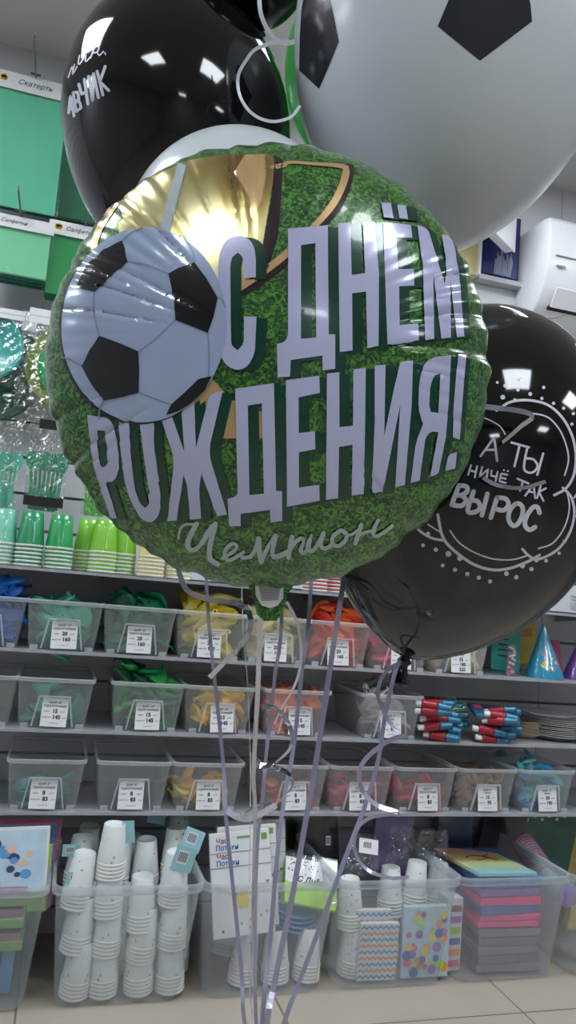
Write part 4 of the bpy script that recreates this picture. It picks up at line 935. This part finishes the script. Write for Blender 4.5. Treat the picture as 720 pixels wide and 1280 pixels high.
for k in range(14): b_.tube([(rnd.uniform(-.014, .014), rnd.uniform(-.008, .008), .006+.006*k), (rnd.uniform(-.014, .014), rnd.uniform(-.008, .008), .012+.006*k)], .004, 6, k % 2)
b_.build('toy_pieces', ['print_pink', 'white_paper'], e_, local=True)
# snack / blower packs
def blower():
    e_ = empty('party_blower', (0, 0, -30), 'x', 'party blower')
    g2 = random.Random(5); n_ = 12
    def seg(x0, x1, r0, r1, m_, nm):
        k = 6; MB().loft([[(x0+(x1-x0)*i/k, (r0+(r1-r0)*i/k)*(1+.10*sin(i*2.3+j*1.7))*cos(2*pi*j/n_), (r0+(r1-r0)*i/k)*(1+.12*sin(i*3.1+j*2.1))*sin(2*pi*j/n_)) for j in range(n_)] for i in range(k+1)], 0, cap0=True, cap1=True).build(nm, m_, e_, local=True)
    seg(0, .018, .008, .009, 'white_paper', 'mouthpiece'); seg(.018, .066, .014, .014, 'snack_red', 'rolled_body'); seg(.066, .108, .014, .010, 'snack_blue', 'foil_tip')
    return e_
BL = blower(); KIDS[BL.name] = [(c, []) for c in bpy.data.objects if c.parent == BL]; first = True
for nm, px, z0, cnts, yb, lb in (('left', 524, .0, (3, 4, 4, 4, 3), 2.15, 'party blower with red body and blue foil tip in the left heap'), ('right', 592, 0, (4, 4, 4, 3), 2.145, 'party blower with red body and blue foil tip in the right heap')):
    x0 = onY(px, 930, yb).x
    for lv, c in enumerate(cnts):
        for k in range(c):
            loc = (x0+.006*lv*(-1 if nm == 'left' else 1)+.026*k+rnd.uniform(-.014, .014), yb+.024*k+rnd.uniform(-.008, .008), S[2]+.016+.0235*lv+rnd.uniform(-.003, .003)); rot = (rnd.uniform(0, 3), rnd.uniform(-.16, .12), rnd.uniform(-.45, .25)-.1)
            if first: BL.location = loc; BL.rotation_euler = rot; BL['label'] = lb; BL['group'] = 'party blowers in the %s heap' % nm; first = False
            else: dup(BL, loc, rot, lb, 'party blowers in the %s heap' % nm)
q = onY(612, 893, 2.17)
sheet_pack('card_pack', (q.x, 2.13, q.z), .135, .012, .075, (-1.2, .05, -.08), ['snack_blue', 'print_pink'], 'shiny blue card pack lying on the right heap of party blowers', 'card pack', None, lambda a, w_, d_, h_: a.box(-w_*.42, -w_*.22, -.001, 0, h_*.55, h_*.85, 1), False)
q = onY(560, 880, 2.2)
sheet_pack('napkin_pack', (q.x-.01, 2.16, q.z-.01), .10, .012, .06, (-1.1, -.12, .1), ['dgreen_pack' if 'dgreen_pack' in MATS else 'green_napkin', 'ink'], 'crinkled dark green pack on the left heap of party blowers', 'napkin pack')
def plate_stack(px, yb, z, n_, r, m_, label, group, sp=.006, cant=0, el=1.):
    q = onY(px, 920, yb); me = None
    for k in range(n_):
        if me is None:
            o_ = MB().lathe([(.0001, 0), (r*.66, 0), (r*.78, .010), (r*.98, .015), (r, .0145), (r*.98, .0125), (r*.78, .008), (r*.66, -.0016), (.0001, -.0016)], 40, 0).build('paper_plate', m_); me = o_.data
        else: o_ = bpy.data.objects.new('paper_plate', me); COL.objects.link(o_)
        o_.location = (q.x+rnd.uniform(-.003, .003), yb, z+.002+sp*k); o_.rotation_euler = (cant, rnd.uniform(-.02, .02), 0); o_.scale = (1, el, 1)
        tag(o_, label, 'plate', group)
plate_stack(690, 2.27, S[2]+.002, 10, .105, 'plate_grey', 'grey paper plate in the stack beside the party blowers', 'grey paper plates on the middle shelf', .0058)
plate_stack(655, 2.27, S[2]+.001, 8, .06, 'kraft', 'small kraft brown paper plate between blowers and grey plates', 'kraft plates on the middle shelf', .0055)
q = onY(690, 890, 2.25)
tag(MB().lathe([(.0001, 0), (.06, 0), (.07, .006), (.088, .009), (.09, .008), (.07, .003), (.06, -.002), (.0001, -.002)], 40).build('clear_tray', 'clear_rim', loc=(0, 0, 0)), 'clear plastic tray lying on top of the grey paper plates', 'tray').location = (q.x-.01, 2.25, S[2]+.078)
plate_stack(748, 2.25, S[0]+.002, 9, .11, 'cup_white_rim', 'white plate in the wrapped stack right of the black balloon', 'white plates on the top shelf', .0062)
# ------------------------------------------------------------------ floor tubs
TW, TD, TH, TY = .362, .452, .295, 1.988
def tub(X, label):
    e_ = empty('storage_tub', (X, TY, 0), label, 'storage tub', 'large clear tubs on the floor')
    shell(TW, TD, TH, .032, .85, .002, .006, Matrix.Translation((0, TD/2, .004))).build('body', ['tub_plastic', 'tub_rim'], e_, local=True)
    for sx in (-1, 1):
        MB().box(sx*.185-.004, sx*.185+.004, TD*.35, TD*.65, TH-.03, TH-.006, bev=.002).build('handle', 'tub_rim', e_, local=True)
    return e_
TX = [-.130, .249, .617, .980, 1.337, 1.706]
for X, lb in zip(TX, ('clear tub of napkins and picture cards at the left edge of the floor', 'clear tub filled with columns of upturned paper cups', 'clear tub with white card packs and a lime napkin pack', 'clear tub with white cups and patterned napkin packs', 'clear tub with pink and blue napkin packs and a leaning cup sleeve', 'clear tub cut by the right edge of the photo')):
    tub(X, lb)
m, n, L, b = nodes_of('cup_pale', .45)
tc = n.new('ShaderNodeTexCoord'); vo = n.new('ShaderNodeTexVoronoi'); vo.inputs['Scale'].default_value = 45; L.new(tc.outputs['Object'], vo.inputs['Vector'])
rp = n.new('ShaderNodeValToRGB'); e = rp.color_ramp.elements; e[0].position = .12; e[0].color = (*lin((190, 160, 130)), 1); e[1].position = .2; e[1].color = (*lin((222, 228, 228)), 1)
L.new(vo.outputs['Distance'], rp.inputs['Fac']); L.new(rp.outputs['Color'], b.inputs['Base Color'])
m, n, L, b = nodes_of('cup_speckle', .45)
tc = n.new('ShaderNodeTexCoord'); vo = n.new('ShaderNodeTexVoronoi'); vo.inputs['Scale'].default_value = 60; L.new(tc.outputs['Object'], vo.inputs['Vector'])
rp = n.new('ShaderNodeValToRGB'); e = rp.color_ramp.elements; e[0].position = .12; e[0].color = (*lin((120, 130, 140)), 1); e[1].position = .2; e[1].color = (*lin((222, 224, 222)), 1)
L.new(vo.outputs['Distance'], rp.inputs['Fac']); L.new(rp.outputs['Color'], b.inputs['Base Color'])
m, n, L, b = nodes_of('cup_pinkprint', .45)
tc = n.new('ShaderNodeTexCoord'); vo = n.new('ShaderNodeTexVoronoi'); vo.inputs['Scale'].default_value = 55; L.new(tc.outputs['Object'], vo.inputs['Vector'])
rp = n.new('ShaderNodeValToRGB'); e = rp.color_ramp.elements; e[0].position = .14; e[0].color = (*lin((220, 110, 130)), 1); e[1].position = .22; e[1].color = (*lin((150, 206, 196)), 1)
L.new(vo.outputs['Distance'], rp.inputs['Fac']); L.new(rp.outputs['Color'], b.inputs['Base Color'])
mat('pink_rim', (222, 120, 170), .45); mat('tag_aqua', (150, 200, 208), .5, var=.03)
cup_pack_proto('pale', (0, 0, 0), n=5, sp=.0092, wrap=False); cup_pack_proto('speckle', (0, 0, 0), n=5, sp=.0092, wrap=False)
cup_pack_proto('pinkprint', (0, 0, 0), rimcol='pink_rim', n=14, sp=.0095, wrap=False)
def column(px_top, y_top, px_bot, Y, key, words, group, base=.012, pitch=.0865):
    top = onY(px_top, y_top, Y); xb = onY(px_bot, 1240, Y).x; n_ = max(1, int(round((top.z-base-.129)/pitch))+1); zb = base; pitch = (top.z-base-.129)/max(1, n_-1)
    lean_ = atan2(top.x-xb, top.z-base)
    for k in range(n_):
        z = zb+k*pitch; t = (z-base)/max(.01, top.z-base)
        put_pack(key, (xb+(top.x-xb)*t, Y, max(z, base)), (0, lean_, rnd.uniform(0, 6)), words % ('topmost' if k == n_-1 else 'buried'), group)
for px, yt, pb, Y, w_ in ((95, 1066, 92, 2.068, 'front left'), (141, 1030, 127, 2.068, 'tallest front'), (178, 1095, 172, 2.068, 'low middle'), (217, 1064, 211, 2.068, 'front right'),
                          (95, 1047, 94, 2.17, 'second left'), (100, 1031, 98, 2.26, 'rear left'), (181, 1048, 176, 2.18, 'second middle'), (217, 1038, 214, 2.17, 'second right'), (221, 1019, 216, 2.26, 'rear right'), (140, 1050, 138, 2.18, 'second tallest'), (160, 1045, 158, 2.28, 'rear middle')):
    column(px, yt, pb, Y, 'pale', '%s pale blue cup sleeve in the '+w_+' column of the cup tub', 'cup sleeves in the %s column' % w_)
def card(px, py, Y, w_, h_, rot, label, mats_=('tag_aqua', 'white_paper', 'ink'), bars=True):
    q = onY(px, py, Y); e_ = MB(); e_.box(-w_/2, w_/2, 0, .0008, -h_/2, h_/2, 0)
    if bars:
        e_.box(-w_*.32, w_*.18, -.0006, 0, -h_*.2, h_*.32, 1)
        for k in range(7): e_.box(-w_*.28+k*w_*.062, -w_*.28+k*w_*.062+w_*.03, -.0011, -.0006, -h_*.12, h_*.26, 2)
    o_ = e_.build('label_card', list(mats_)); o_.location = q; o_.rotation_euler = rot; tag(o_, label, 'label card'); return o_
card(230, 1074, 2.03, .055, .062, (.0, .25, 0), 'front aqua label card with barcode on the right cups of the cup tub')
card(241, 1050, 2.10, .055, .055, (-.2, .35, 0), 'aqua label card with barcode standing highest over the cup tub right rim')
card(196, 1022, 2.25, .05, .035, (0, .2, 0), 'small aqua label card at the rear of the cup tub', bars=False)
card(96, 1098, 2.045, .05, .03, (0, 0, 0), 'white barcode label on the front left cup sleeve')
card(89, 1063, 2.13, .045, .03, (0, 0, 0), 'barcode label on the second left cup sleeve')
card(161, 1040, 2.06, .03, .055, (0, -.15, -.3), 'narrow aqua label card beside the tallest cup column', bars=False)
# tub 2
column(302, 1150, 300, 2.08, 'speckle', '%s speckled white cup sleeve at the left bottom of the card tub', 'cup sleeves left in the card tub')
column(345, 1150, 342, 2.08, 'speckle', '%s speckled white cup sleeve at the middle bottom of the card tub', 'cup sleeves middle in the card tub')
column(383, 1160, 380, 2.08, 'speckle', '%s speckled white cup sleeve at the right bottom of the card tub', 'cup sleeves right in the card tub')
column(275, 1160, 275, 2.24, 'speckle', '%s speckled white cup sleeve at the back of the card tub', 'cup sleeves back in the card tub')
def chas(full=True):
    def d_(a, w_, dd, h_):
        a.box(-w_/2, w_/2, -.0012, 0, h_*.66, h_*.665, 1); a.box(-w_/2, w_/2, -.0012, 0, h_*.8, h_*.805, 1)
        a.box(-w_*.05, w_*.16, -.0012, 0, h_*.93, h_*.95, 5); a.box(w_*.36, w_*.45, -.0012, 0, h_*.9, h_*.96, 5)
        for zz in (.86, .71):
            v, f = text('Час', .018, .0003); a.add(v, f, 2, Matrix.Translation((-w_*.30, -.0014, h_*(zz+.035))) @ STAND)
            v, f = text('Потехи', .018, .0003); a.add(v, f, 3, Matrix.Translation((-w_*.22, -.0014, h_*(zz-.03))) @ STAND)
        g2 = random.Random(2)
        for k in range(12):
            x = -w_*.42+w_*.84*k/11; zz = h_*(.5-.1*sin(pi*k/11)); s_ = .006
            a.add([(x-s_, -.0014, zz), (x+s_, -.0014, zz), (x, -.0014, zz-s_*1.6)], [(0, 1, 2)], (4, 2, 5)[k % 3])
        for k in range(14):
            t = 2*pi*k/14; r = .017+.006*(k % 2); a.add([(0, -.0014, h_*.34), (r*cos(t), -.0014, h_*.34+r*sin(t)), (r*cos(t+.45), -.0014, h_*.34+r*sin(t+.45))], [(0, 1, 2)], 4)
        for k in range(8):
            x, z = g2.uniform(-.4, .4)*w_, g2.uniform(.04, .2)*h_; a.box(x, x+.005, -.0014, 0, z, z+.007, (5, 2)[k % 2])
    return d_
CM = ['white_paper', 'barcode_grey', 'snack_red', 'sign_blue', 'print_yellow', 'green_napkin']
mat('barcode_tag', (90, 90, 96), .5)
for k, (px, py, Y, rz, lb) in enumerate(((306, 1170, 2.035, .10, 'front white card pack with red and blue title and sun print'), (312, 1160, 2.075, .06, 'second white card pack behind the front sun print one'), (322, 1150, 2.12, .02, 'third white card pack leaning in the card tub'))):
    q = onY(px, py, Y); sheet_pack('card_pack', (q.x, Y, q.z), .165, .012, .255, (-.22, -.10+.03*k, 0), CM, lb, 'card pack', 'white card packs in the tub', chas())
def dots(a, w_, d_, h_):
    a.box(-w_/2, w_/2, -.0012, 0, h_*.45, h_, 1); g2 = random.Random(8)
    for k in range(34):
        x, z = g2.uniform(-.46, .46)*w_, g2.uniform(.6, .97)*h_; a.box(x, x+.003, -.002, -.0012, z, z+.003, 2)
    v, f = text('С Днём', .022, .0006, .3); a.add(v, f, 2, Matrix.Translation((0, -.0022, h_*.48)) @ STAND)
for k in range(4):
    q = onY(388+k*1, 1133-k*3, 2.06+.018*k); sheet_pack('napkin_pack', (q.x, 2.06+.018*k, q.z), .15, .014, .125, (-.75, .18, -.05), ['lime_pack', 'white_paper' if k == 0 else 'black_card', 'ink' if k == 0 else 'white_paper'], ('front lime napkin pack with white dotted header', 'lime napkin pack second from the front, black dotted header', 'lime napkin pack third from the front, mostly hidden', 'rearmost lime napkin pack with black dotted header')[k], 'napkin pack', 'lime napkin packs', dots)
for k in range(4):
    q = onY(372, 1158-k*6, 2.07); o_ = MB().lathe([(.0001, 0), (.052, 0), (.060, .006), (.074, .010), (.076, .009), (.06, .004), (.052, -.002), (.0001, -.002)], 32).build('paper_plate', 'sky'); o_.location = (q.x+.002*k, 2.14, q.z); o_.rotation_euler = (.35, .15, 0); tag(o_, 'sky blue paper plate under the lime napkin packs', 'plate', 'sky blue plates in the card tub')
# dark plant like packs behind tub 2
for k in range(3):
    q = onY(345+k*30, 1090, 2.38); sheet_pack('gift_bag', (q.x, 2.38, .09), .12, .03, .26+.02*(k % 2), (0, .1-.1*k, 0), [('brown_print', 'dgreen2', 'dark_glitter')[k] if k != 1 else 'pack_dark', 'ink'], ('brown', 'dark green', 'dark glittering')[k]+' bag standing in shade behind the card tub', 'bag')
# tub 3
column(437, 1098, 435, 2.10, 'speckle', '%s white cup sleeve at the left front of the patterned tub', 'cup sleeves left in the patterned tub')
column(493, 1085, 478, 2.16, 'speckle', '%s white cup sleeve tilted in the middle of the patterned tub', 'cup sleeves middle in the patterned tub')
column(518, 1078, 512, 2.15, 'speckle', '%s white cup sleeve right of the middle of the patterned tub', 'cup sleeves inner right in the patterned tub')
column(546, 1080, 541, 2.16, 'speckle', '%s white cup sleeve at the right of the patterned tub', 'cup sleeves right in the patterned tub')
def zig(a, w_, d_, h_):
    for r in range(9):
        n_ = 7; z0 = h_*(.03+r*.107)
        for k in range(n_):
            x0 = -w_/2+w_*k/n_; x1 = x0+w_/n_; xm = (x0+x1)/2; t_ = h_*.045
            a.add([(x0, -.001, z0), (xm, -.001, z0+t_), (x1, -.001, z0), (x1, -.001, z0+t_*.9), (xm, -.001, z0+t_*1.9), (x0, -.001, z0+t_*.9)], [(0, 1, 4, 5), (1, 2, 3, 4)], 1+r % 2)
for k, (px, Y, lb) in enumerate(((470, 2.045, 'front zigzag patterned napkin pack in the tub'), (460, 2.065, 'rear zigzag patterned napkin pack peeking out at the left'))):
    q = onY(px, 1226-8*k, Y); sheet_pack('napkin_pack', (q.x, Y, q.z), .115, .016, .15+.02*k, (0, .02, 0), ['white_paper', 'zig_blue', 'zig_orange'], lb, 'napkin pack', 'zigzag napkin packs', zig)
def conf(a, w_, d_, h_):
    g2 = random.Random(4)
    for k in range(46):
        x, z, r = g2.uniform(-.42, .42)*w_, g2.uniform(.08, .92)*h_, g2.uniform(.006, .014); n_ = 10; t0 = g2.uniform(0, 6); y_ = -.001-.00004*k
        a.add([(x+r*cos(2*pi*j/n_), y_, z+r*sin(2*pi*j/n_)) for j in range(n_)], [tuple(range(n_))], 1+k % 6)
q = onY(530, 1222, 2.045); sheet_pack('napkin_pack', (q.x, 2.045, q.z), .145, .018, .19, (0, 0, 0), ['pale_blue', 'print_pink', 'print_yellow', 'sign_blue', 'lime_pack', 'print_orange', 'purple'], 'napkin pack with bright confetti dots at the front of the patterned tub', 'napkin pack', None, conf)
def bnd(a, w_, d_, h_):
    for k in range(6): a.box(-w_*.4, w_*.4, -.001, 0, h_*(.06+k*.15), h_*(.15+k*.15), 1+k)
q = onY(566, 1215, 2.07); sheet_pack('napkin_pack', (q.x, 2.075, q.z), .05, .05, .2, (0, 0, .05), ['white_paper', 'print_pink', 'print_orange', 'sign_blue', 'lime_pack', 'purple', 'snack_red'], 'narrow striped napkin pack at the right front of the patterned tub', 'napkin pack', None, bnd)
def bag(px, py, Y, w_, h_, label, seed):
    g2 = random.Random(seed); q = onY(px, py, Y); n_ = 12; vs = []; fs = []
    for s_ in (-1, 1):
        for i in range(n_+1):
            for j in range(n_+1):
                u_, v_ = i/n_*2-1, j/n_; th_ = .03*(1-u_*u_)*(1-v_*.6)
                vs.append((u_*w_/2*(1-.25*v_), s_*(th_+.001)+g2.uniform(-.006, .006), v_*h_+g2.uniform(-.004, .004)))
    for s_ in (0, 1):
        for i in range(n_):
            for j in range(n_):
                a = s_*(n_+1)**2+i*(n_+1)+j; fs.append((a, a+1, a+n_+2, a+n_+1))
    o_ = MB().add(vs, fs).build('plastic_bag', 'crinkled_film'); o_.location = q; tag(o_, label, 'plastic bag'); return o_
bag(452, 1090, 2.15, .11, .10, 'crinkled clear bag over the left cups of the patterned tub', 1); bag(500, 1078, 2.2, .10, .10, 'crinkled clear bag over the middle cups of the patterned tub', 2); bag(540, 1080, 2.2, .12, .10, 'crinkled clear bag over the right cups of the patterned tub', 3)
card(461, 1058, 2.13, .06, .04, (-.4, .15, 0), 'white barcode card in the bag over the patterned tub', ('white_paper', 'white_paper', 'ink'))
card(411, 1052, 2.2, .03, .05, (-.1, 0, 0), 'dark card with barcode between the card tub and the patterned tub', ('black_card', 'white_paper', 'ink'))
q = onY(490, 1085, 2.3); sheet_pack('napkin_pack', (q.x, 2.32, .2), .13, .02, .18, (-.1, .1, 0), ['lilac', 'white_paper'], 'lilac pack behind the bagged cups of the patterned tub', 'napkin pack')
# tub 4: stack of napkin packs
zc = [(.012+.024*k_, .022, ('pack_grey', 'mauve_grey')[k_ % 2], 'greyish wrapped napkin pack low in the stack of the right tub') for k_ in range(5)]+[(.135, .016, 'pack_pink', 'lowest pink napkin pack of the coloured stack'), (.153, .016, 'pack_pink', 'second pink napkin pack of the coloured stack'), (.171, .022, 'pack_blue', 'blue napkin pack sandwiched between the pink ones'), (.195, .024, 'pack_pink', 'upper pink napkin pack of the coloured stack'), (.221, .020, 'pack_purple', 'purple napkin pack in the coloured stack'), (.243, .03, 'pack_blue', 'grey blue napkin pack under the rainbow plates')]
mat('mauve_grey', (128, 122, 134), .4); xc = onY(630, 1150, 2.1).x
for z, h_, m_, lb in zc:
    sheet_pack('napkin_pack', (xc-.012+rnd.uniform(-.006, .006), 2.05, z), .20, .26, h_, (0, 0, rnd.uniform(-.04, .04)), [m_, 'ink'], lb, 'napkin pack', 'napkin packs stacked in the right tub')
m, n, L, b = nodes_of('rainbow_print', .35)
tc = n.new('ShaderNodeTexCoord'); sp_ = n.new('ShaderNodeSeparateXYZ'); L.new(tc.outputs['Object'], sp_.inputs[0]); mr = n.new('ShaderNodeMapRange'); mr.inputs['From Min'].default_value = 0; mr.inputs['From Max'].default_value = .26
L.new(sp_.outputs['Y'], mr.inputs['Value']); rp = n.new('ShaderNodeValToRGB'); e = rp.color_ramp.elements
e[0].color = (*lin((150, 205, 215)), 1); e[1].color = (*lin((235, 150, 160)), 1); x = e.new(.35); x.color = (*lin((205, 216, 150)), 1); x = e.new(.65); x.color = (*lin((236, 210, 140)), 1)
L.new(mr.outputs[0], rp.inputs['Fac']); L.new(rp.outputs['Color'], b.inputs['Base Color'])
def swirl(a, w_, d_, h_):
    for pts, r in (([(-.05, .15), (-.02, .17), (.02, .165), (.05, .18)], .004), ([(-.03, .12), (0, .13), (.03, .145), (.045, .13)], .003), ([(.02, .165), (.03, .14), (.045, .12)], .006)): a.tube([(x, y, h_+.0005) for x, y in pts], r*.5, 6, 1)
sheet_pack('plate_pack', (xc-.025, 2.05, .276), .20, .26, .012, (-.06, .03, .05), ['rainbow_print', 'brown_print'], 'pastel rainbow plate pack on top of the coloured stack', 'plate pack', None, swirl)
pa, pb = onY(652, 1052, 2.30), onY(702, 1122, 2.12)
put_pack('pinkprint', pa, (pb-pa).to_track_quat('Z', 'X').to_euler(), 'long sleeve of pink rimmed teal cups leaning over the right tub', 'leaning cups')
MB_ = MB().lathe([(.0001, 0), (.034, 0), (.036, .003), (.034, .006), (.0001, .006)], 32, 0)
o_ = MB_.build('round_sticker', 'lilac'); q = onY(709, 1118, 2.04); o_.location = q; o_.rotation_euler = (pi/2, 0, 0); tag(o_, 'round lilac disc at the front of the right tub', 'disc')
q = onY(618, 1062, 2.38); sheet_pack('gift_bag', (q.x-.02, 2.38, .1), .16, .03, .28, (0, .25, 0), ['dark_glitter', 'ink'], 'dark glittering bag behind the rainbow plate pack', 'bag'); sheet_pack('gift_bag', (q.x-.14, 2.36, .1), .12, .03, .27, (0, -.1, 0), ['navy', 'ink'], 'navy bag behind the left side of the right tub', 'bag')
q = onY(690, 1060, 2.40); sheet_pack('gift_bag', (q.x, 2.41, .08), .26, .02, .31, (0, 0, 0), ['pack_teal', 'white_paper'], 'dark teal printed bag behind the leaning cup sleeve', 'bag', None, lambda a, w_, d_, h_: [a.box(-w_*.4+k*.03, -w_*.4+k*.03+.012, -.001, 0, h_*(.8+.04*(k % 2)), h_*(.83+.04*(k % 2)), 1) for k in range(6)])
# tub 5 contents
mat('gold_foil', (214, 196, 110), .25, .6, var=.3, scale=60, bump=.6)
q = onY(716, 1075, 2.1); sheet_pack('candle_pack', (q.x+.02, 2.08, .1), .09, .05, .27, (0, .2, 0), ['gold_foil', 'print_pink'], 'shimmering yellow pack standing in the rightmost tub', 'candle pack', None, bnd if False else (lambda a, w_, d_, h_: [a.box(-w_*.45, w_*.45, -.001, 0, h_*(.78+k*.06), h_*(.80+k*.06), 1) for k in range(3)]))
# tub 0 contents
def pic(a, w_, d_, h_):
    g2 = random.Random(12); a.box(-w_*.46, w_*.46, -.0008, 0, h_*.05, h_*.95, 1)
    for k in range(22):
        x, z, r = g2.uniform(-.3, .25)*w_, g2.uniform(.25, .75)*h_, g2.uniform(.006, .016); n_ = 9
        a.add([(x+r*cos(2*pi*j/n_), -.001-.00003*k, z+r*.8*sin(2*pi*j/n_)) for j in range(n_)], [tuple(range(n_))], (2, 3, 4)[k % 3])
q = onY(12, 1112, 2.02); sheet_pack('picture_card', (q.x, 2.05, q.z-.02), .17, .006, .15, (-.2, -.04, 0), ['white_paper', 'pale_blue', 'navy', 'peach', 'sky'], 'pale blue picture card standing over the leftmost tub rim', 'picture card', None, pic)
q = onY(20, 1100, 2.2); sheet_pack('picture_card', (q.x-.01, 2.2, .2), .22, .008, .185, (-.15, 0, 0), ['pack_pink', 'sky', 'brown_print', 'green_napkin', 'peach'], 'pink edged picture pack behind the pale blue card', 'picture card', None, pic)
for k, (m_, lb) in enumerate((('lime_pack', 'lime card with patches'), ('purple', 'purple card'), ('mauve', 'mauve card'))):
    q = onY(46, 1100, 2.1+.03*k); sheet_pack('picture_card', (q.x-.03+.006*k, 2.12+.02*k, .19), .12, .006, .16, (-.1, .03*k, 0), [m_, 'ink'], lb+' standing between the pale blue and pink picture cards', 'picture card')
for k in range(6):
    sheet_pack('napkin_pack', (-.13+rnd.uniform(-.01, .01), 2.05, .125+.026*k), .27, .2, .022, (0, rnd.uniform(-.05, .05), rnd.uniform(-.06, .06)), [('green_napkin', 'mauve')[k % 2], 'ink'], 'flat %s napkin pack in the leftmost tub' % ('olive green', 'mauve')[k % 2], 'napkin pack', 'flat napkin packs in the leftmost tub', film_=False)
for k in range(7):
    sheet_pack('candle_pack', (-.235+.035*k, 2.09, .01), .03, .1, .105, (0, rnd.uniform(-.05, .05), 0), [('sky', 'pale_blue', 'navy')[k % 3], 'ink'], 'slim %s pack at the bottom of the leftmost tub' % ('blue', 'pale blue', 'navy')[k % 3], 'candle pack', 'slim packs in the leftmost tub', film_=False)
for k_, e_ in CUPS.items():
    if k_ not in used:
        for c in [c for c in bpy.data.objects if c.parent == e_]: bpy.data.objects.remove(c)
        bpy.data.objects.remove(e_)
wd = bpy.data.worlds.new('world'); SC.world = wd; wd.use_nodes = True; wd.node_tree.nodes['Background'].inputs[0].default_value = (.5, .55, .62, 1); wd.node_tree.nodes['Background'].inputs[1].default_value = .3
